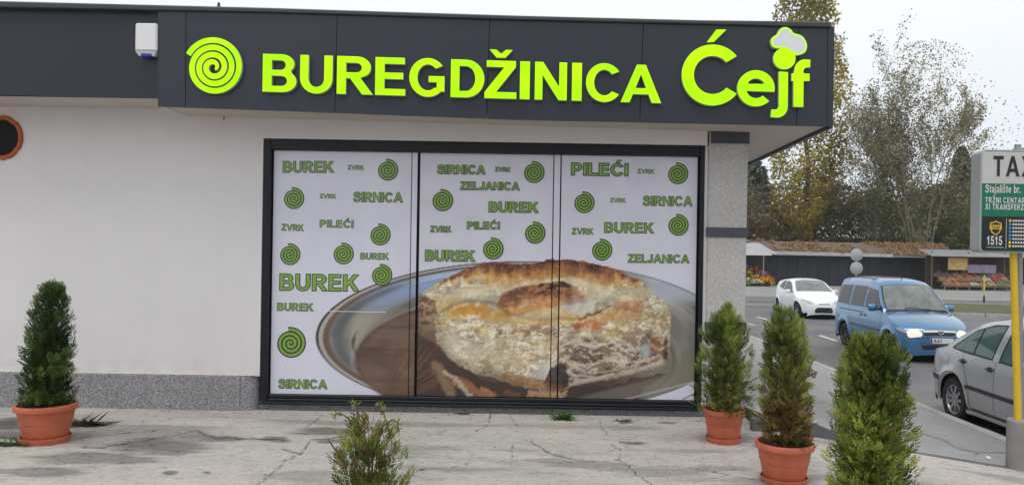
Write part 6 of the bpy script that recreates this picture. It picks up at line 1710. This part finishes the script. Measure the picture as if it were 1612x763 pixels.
# tall poplar behind the fascia
d = 82; put_tree('poplar_tree', 'tall yellow green poplar rising behind the end of the fascia', tx(1266, d), d - DW, th(1266, -30, d), 41, lv=2, leaves_per=1, size=.33, cols=C_pop, r0=.42, up=1.4, jit=.5, env=[(0, .2), (.17, .8), (.24, 3.2), (.42, 4.3), (.6, 4.1), (.8, 3.6), (.92, 2.8), (1, 1.3)], n_env=30000, first=.9, cutoff=.40)
# ivy on its trunk
rg = np.random.default_rng(2)
ti = thing('ivy', 'green ivy wrapped round the poplar trunk above the market roof', 'ivy', (tx(1264, d), d - DW, STREET)); n = 1500
a_ = rg.random(n) * 2 * PI; zz = rg.random(n) * 8; P = np.stack([np.cos(a_) * .55, np.sin(a_) * .55, zz], -1)
link('ivy_leaves', leafcloud(P, rg, .28, ((.04, .06, .01), (.12, .15, .02), (.24, .25, .04))), M_leaf, ti)
# big sparse multi stemmed tree
d = 74; put_tree('sparse_tree', 'large nearly bare tree with thin leaves behind the market', tx(1446, d), d - DW, th(1446, 55, d) * .66, 44, stems=6, spread=.17, lv=3, leaves_per=3, size=.185, cols=C_spa, r0=.15, up=.75, jit=.20, first=.34, minr=.010, env=[(.18, .6), (.32, 3.6), (.5, 6.2), (.66, 7.4), (.8, 6.6), (.92, 4.4), (1.0, 1.6)], n_env=7500, cutoff=.45, envh=1.46)
d = 78; put_tree('sparse_tree', 'thin half bare tree left of the big bare one', tx(1385, d), d - DW, th(1385, 150, d) * .84, 49, stems=3, spread=.12, lv=3, leaves_per=2, size=.18, cols=C_spa, r0=.12, up=.75, jit=.22, first=.3, minr=.010, env=[(.2, .6), (.35, 2.6), (.55, 3.8), (.75, 3.6), (.9, 2.2), (1.0, .8)], n_env=1600, cutoff=.47, envh=1.12)
# conifers, left by the pillar and right by the taxi sign
for (u_, v_top, d, rad, seed, lb, cc_) in [(1186, 250, 92, 3.6, 50, 'tall dark grey green tree beside the pillar below the fascia corner', C_spr), (1512, 232, 86, 2.1, 51, 'dark slender tree just left of the taxi sign', C_spr)]:
    t_ = put_tree('evergreen_tree', lb, tx(u_, d), d - DW, th(u_, v_top, d), seed, lv=1, leaves_per=0, size=.42, cols=cc_, r0=.25, env=[(0, rad), (.1, rad * 1.1), (.4, rad), (.7, rad * .75), (.9, rad * .42), (1, rad * .1)], n_env=9000, first=.9, cutoff=.33)
# rounded thicket behind the roofs
tk = [(1205, 322, 84, 3.2, C_brn, 'brown'), (1236, 345, 96, 3.0, C_brn, 'low brown'), (1290, 318, 86, 4.0, C_olv, 'olive'), (1325, 292, 90, 4.4, C_olv, 'taller olive'), (1368, 300, 84, 4.3, C_olv, 'broad olive'), (1402, 318, 80, 3.6, C_grn, 'green'),
      (1440, 300, 88, 4.4, C_olv, 'dense olive'), (1478, 290, 84, 4.2, C_brn, 'brownish'), (1500, 322, 80, 3.6, C_grn, 'mossy green'), (1545, 300, 88, 4.8, C_brn, 'dark brown'), (1590, 318, 84, 4.5, C_olv, 'olive green'), (1640, 300, 88, 5, C_olv, 'wide olive')]
tk += [(1150, 300, 88, 4.4, C_olv, 'tall olive'), (1100, 318, 84, 4.2, C_brn, 'reddish brown'), (1045, 296, 92, 4.8, C_olv, 'wide mossy'), (985, 312, 88, 4.4, C_grn, 'deep green'), (925, 300, 92, 4.8, C_olv, 'far olive'), (1700, 290, 88, 5, C_brn, 'far brown'), (1770, 300, 90, 5, C_olv, 'last olive')]
wh = ['by the pillar', 'in front of the white house', 'right of the poplar trunk', 'behind the market roof', 'under the half bare tree', 'between the two bare trees', 'at the foot of the big bare tree', 'right of the big bare tree', 'beside the slender spruce', 'behind the taxi sign edge', 'behind the taxi sign', 'beyond the right picture edge', 'hidden behind the pillar', 'hidden behind the right window panel', 'hidden behind the middle of the window', 'hidden behind the shop wall', 'hidden farthest behind the shop', 'right of the picture edge', 'farthest right of the picture']
for i, (u_, v_top, d, rad, cc_, nm_) in enumerate(tk):
    put_tree('thicket_tree', '%s leafy tree %s' % (nm_, wh[i]), tx(u_, d), d - DW, th(u_, v_top, d), 60 + i, stems=3, spread=.25, lv=2, leaves_per=2, size=.30, cols=cc_, r0=.13, env=[(0, rad * .6), (.2, rad * .9), (.5, rad), (.8, rad * .75), (1, rad * .2)], n_env=5200, first=.3, cutoff=.44, jit=.6)
# dark hedge line under the trees
rg = np.random.default_rng(77); n = 44000
P = np.stack([rg.uniform(tx(880, 80), tx(1900, 80), n), rg.uniform(0, 2.2, n) + 80 - DW, rg.random(n) ** .8 * 4.6], -1)
hh = 3.2 + 3.0 * fbm(P[:, 0] * .25, P[:, 0] * 0 + 2, 3, 91); P = P[P[:, 2] < hh]
P[:, 2] += STREET
tag(link('hedge', leafcloud(P, rg, .34, ((.03, .038, .018), (.075, .075, .035), (.13, .12, .06))), M_leaf), 'long dark undergrowth behind the market roofs', kind='stuff')
# white house glimpsed between the trees
d = 112
hs = thing('distant_house', 'pale house glimpsed between trees beside the poplar trunk', 'house', (tx(1240, d), d - DW, STREET))
MB().box(-3.2, 3.2, 0, 7, 0, th(1240, 345, d)).build('wall', mat('far_white_wall', (.55, .55, .56), .9), hs)
zt2 = th(1240, 345, d)
MB().add([(-3.6, -.4, zt2), (3.6, -.4, zt2), (3.6, 7.4, zt2), (-3.6, 7.4, zt2), (-3.6, 3.5, zt2 + 2.0), (3.6, 3.5, zt2 + 2.0)], [(0, 1, 5, 4), (2, 3, 4, 5), (0, 4, 3), (1, 2, 5)]).build('roof', mat('far_roof', (.20, .15, .14), .9), hs)
for x in (-2.2, -.4, 1.4):
    for z in (1.2, zt2 - 2.2): MB().box(x, x + 1.0, -.03, .02, z, z + 1.3).build('window', M_glass, hs)
d = 120
hs = thing('distant_house', 'grey roofed house glimpsed behind the big bare tree', 'house', (tx(1430, d), d - DW, STREET)); zt2 = th(1430, 340, d)
MB().box(-5, 5, 0, 7, 0, zt2).build('wall', mat('far_white_wall'), hs)
MB().add([(-5.5, -.4, zt2), (5.5, -.4, zt2), (5.5, 7.4, zt2), (-5.5, 7.4, zt2), (-5.5, 3.5, zt2 + 2.6), (5.5, 3.5, zt2 + 2.6)], [(0, 1, 5, 4), (2, 3, 4, 5), (0, 4, 3), (1, 2, 5)]).build('roof', mat('far_roof'), hs)
for x in (-4, -1.5, 1.0, 3.0):
    for z in (1.2, zt2 - 2.0): MB().box(x, x + 1.1, -.03, .02, z, z + 1.3).build('window', M_glass, hs)
# overhead lines
dW = 58.0
def wire(pts, lb):
    P_ = []
    for a_, c_ in zip(pts[:-1], pts[1:]):
        for k in range(6):
            f = k / 6; P_.append(U(a_[0] + (c_[0] - a_[0]) * f, a_[1] + (c_[1] - a_[1]) * f, dW))
    P_.append(U(*pts[-1], dW))
    o = MB().tube([(x, dW - DW, z) for x, z in P_], .028, 5).build('overhead_wire', M_trim, fix=False); tag(o, lb, 'wire', 'overhead wires')
wire([(500, 262), (800, 275), (1100, 286), (1176, 292), (1300, 301), (1400, 307), (1520, 311), (1700, 312)], 'upper black overhead wire crossing the trees')
wire([(500, 305), (800, 316), (1100, 322), (1176, 323), (1270, 321), (1360, 314), (1400, 309), (1520, 300), (1700, 285)], 'lower black overhead wire rising to cross the upper one')
# unseen block of flats behind the camera, added for the shop glass to mirror
of = thing('unseen_apartment_block', 'unseen pale block of flats behind the camera, added for the shop window to mirror', 'building', (4, -46, 0)); of.rotation_euler = (0, 0, PI)
MB().box(-11, 15, 0, 10, -.6, 13).build('wall', mat('far_white_wall'), of)
MB().box(-11.4, 15.4, -.4, 10.4, 13, 13.5).build('roof', mat('far_roof'), of)
wp_ = None
for i in range(8):
    for j in range(4):
        x_, z_ = -9.6 + i * 3.1, 1.0 + j * 3
        if wp_ is None: wp_ = MB().box(0, 1.7, -.03, .03, 0, 1.6).box(-.12, 1.82, -.06, -.031, -.12, 0).build('window', [M_glass], of, loc=(x_, 0, z_))
        else:
            c_ = wp_.copy(); COL.objects.link(c_); c_.location = (x_, 0, z_)

# ------------------------------------------------------------------ misty autumn air
hz_ = MB().box(-80, 130, -30, 150, STREET - 1.2, 42).build('haze', None, fix=True)
hm = bpy.data.materials.new('haze_air'); hm.use_nodes = True
ht = hm.node_tree; ht.nodes.remove(ht.nodes['Principled BSDF'])
pv = ht.nodes.new('ShaderNodeVolumePrincipled'); pv.inputs['Color'].default_value = (.985, .99, 1, 1); pv.inputs['Density'].default_value = .00035; pv.inputs['Anisotropy'].default_value = .2
ht.links.new(pv.outputs[0], ht.nodes['Material Output'].inputs['Volume'])
hz_.data.materials.append(hm); tag(hz_, kind='stuff')
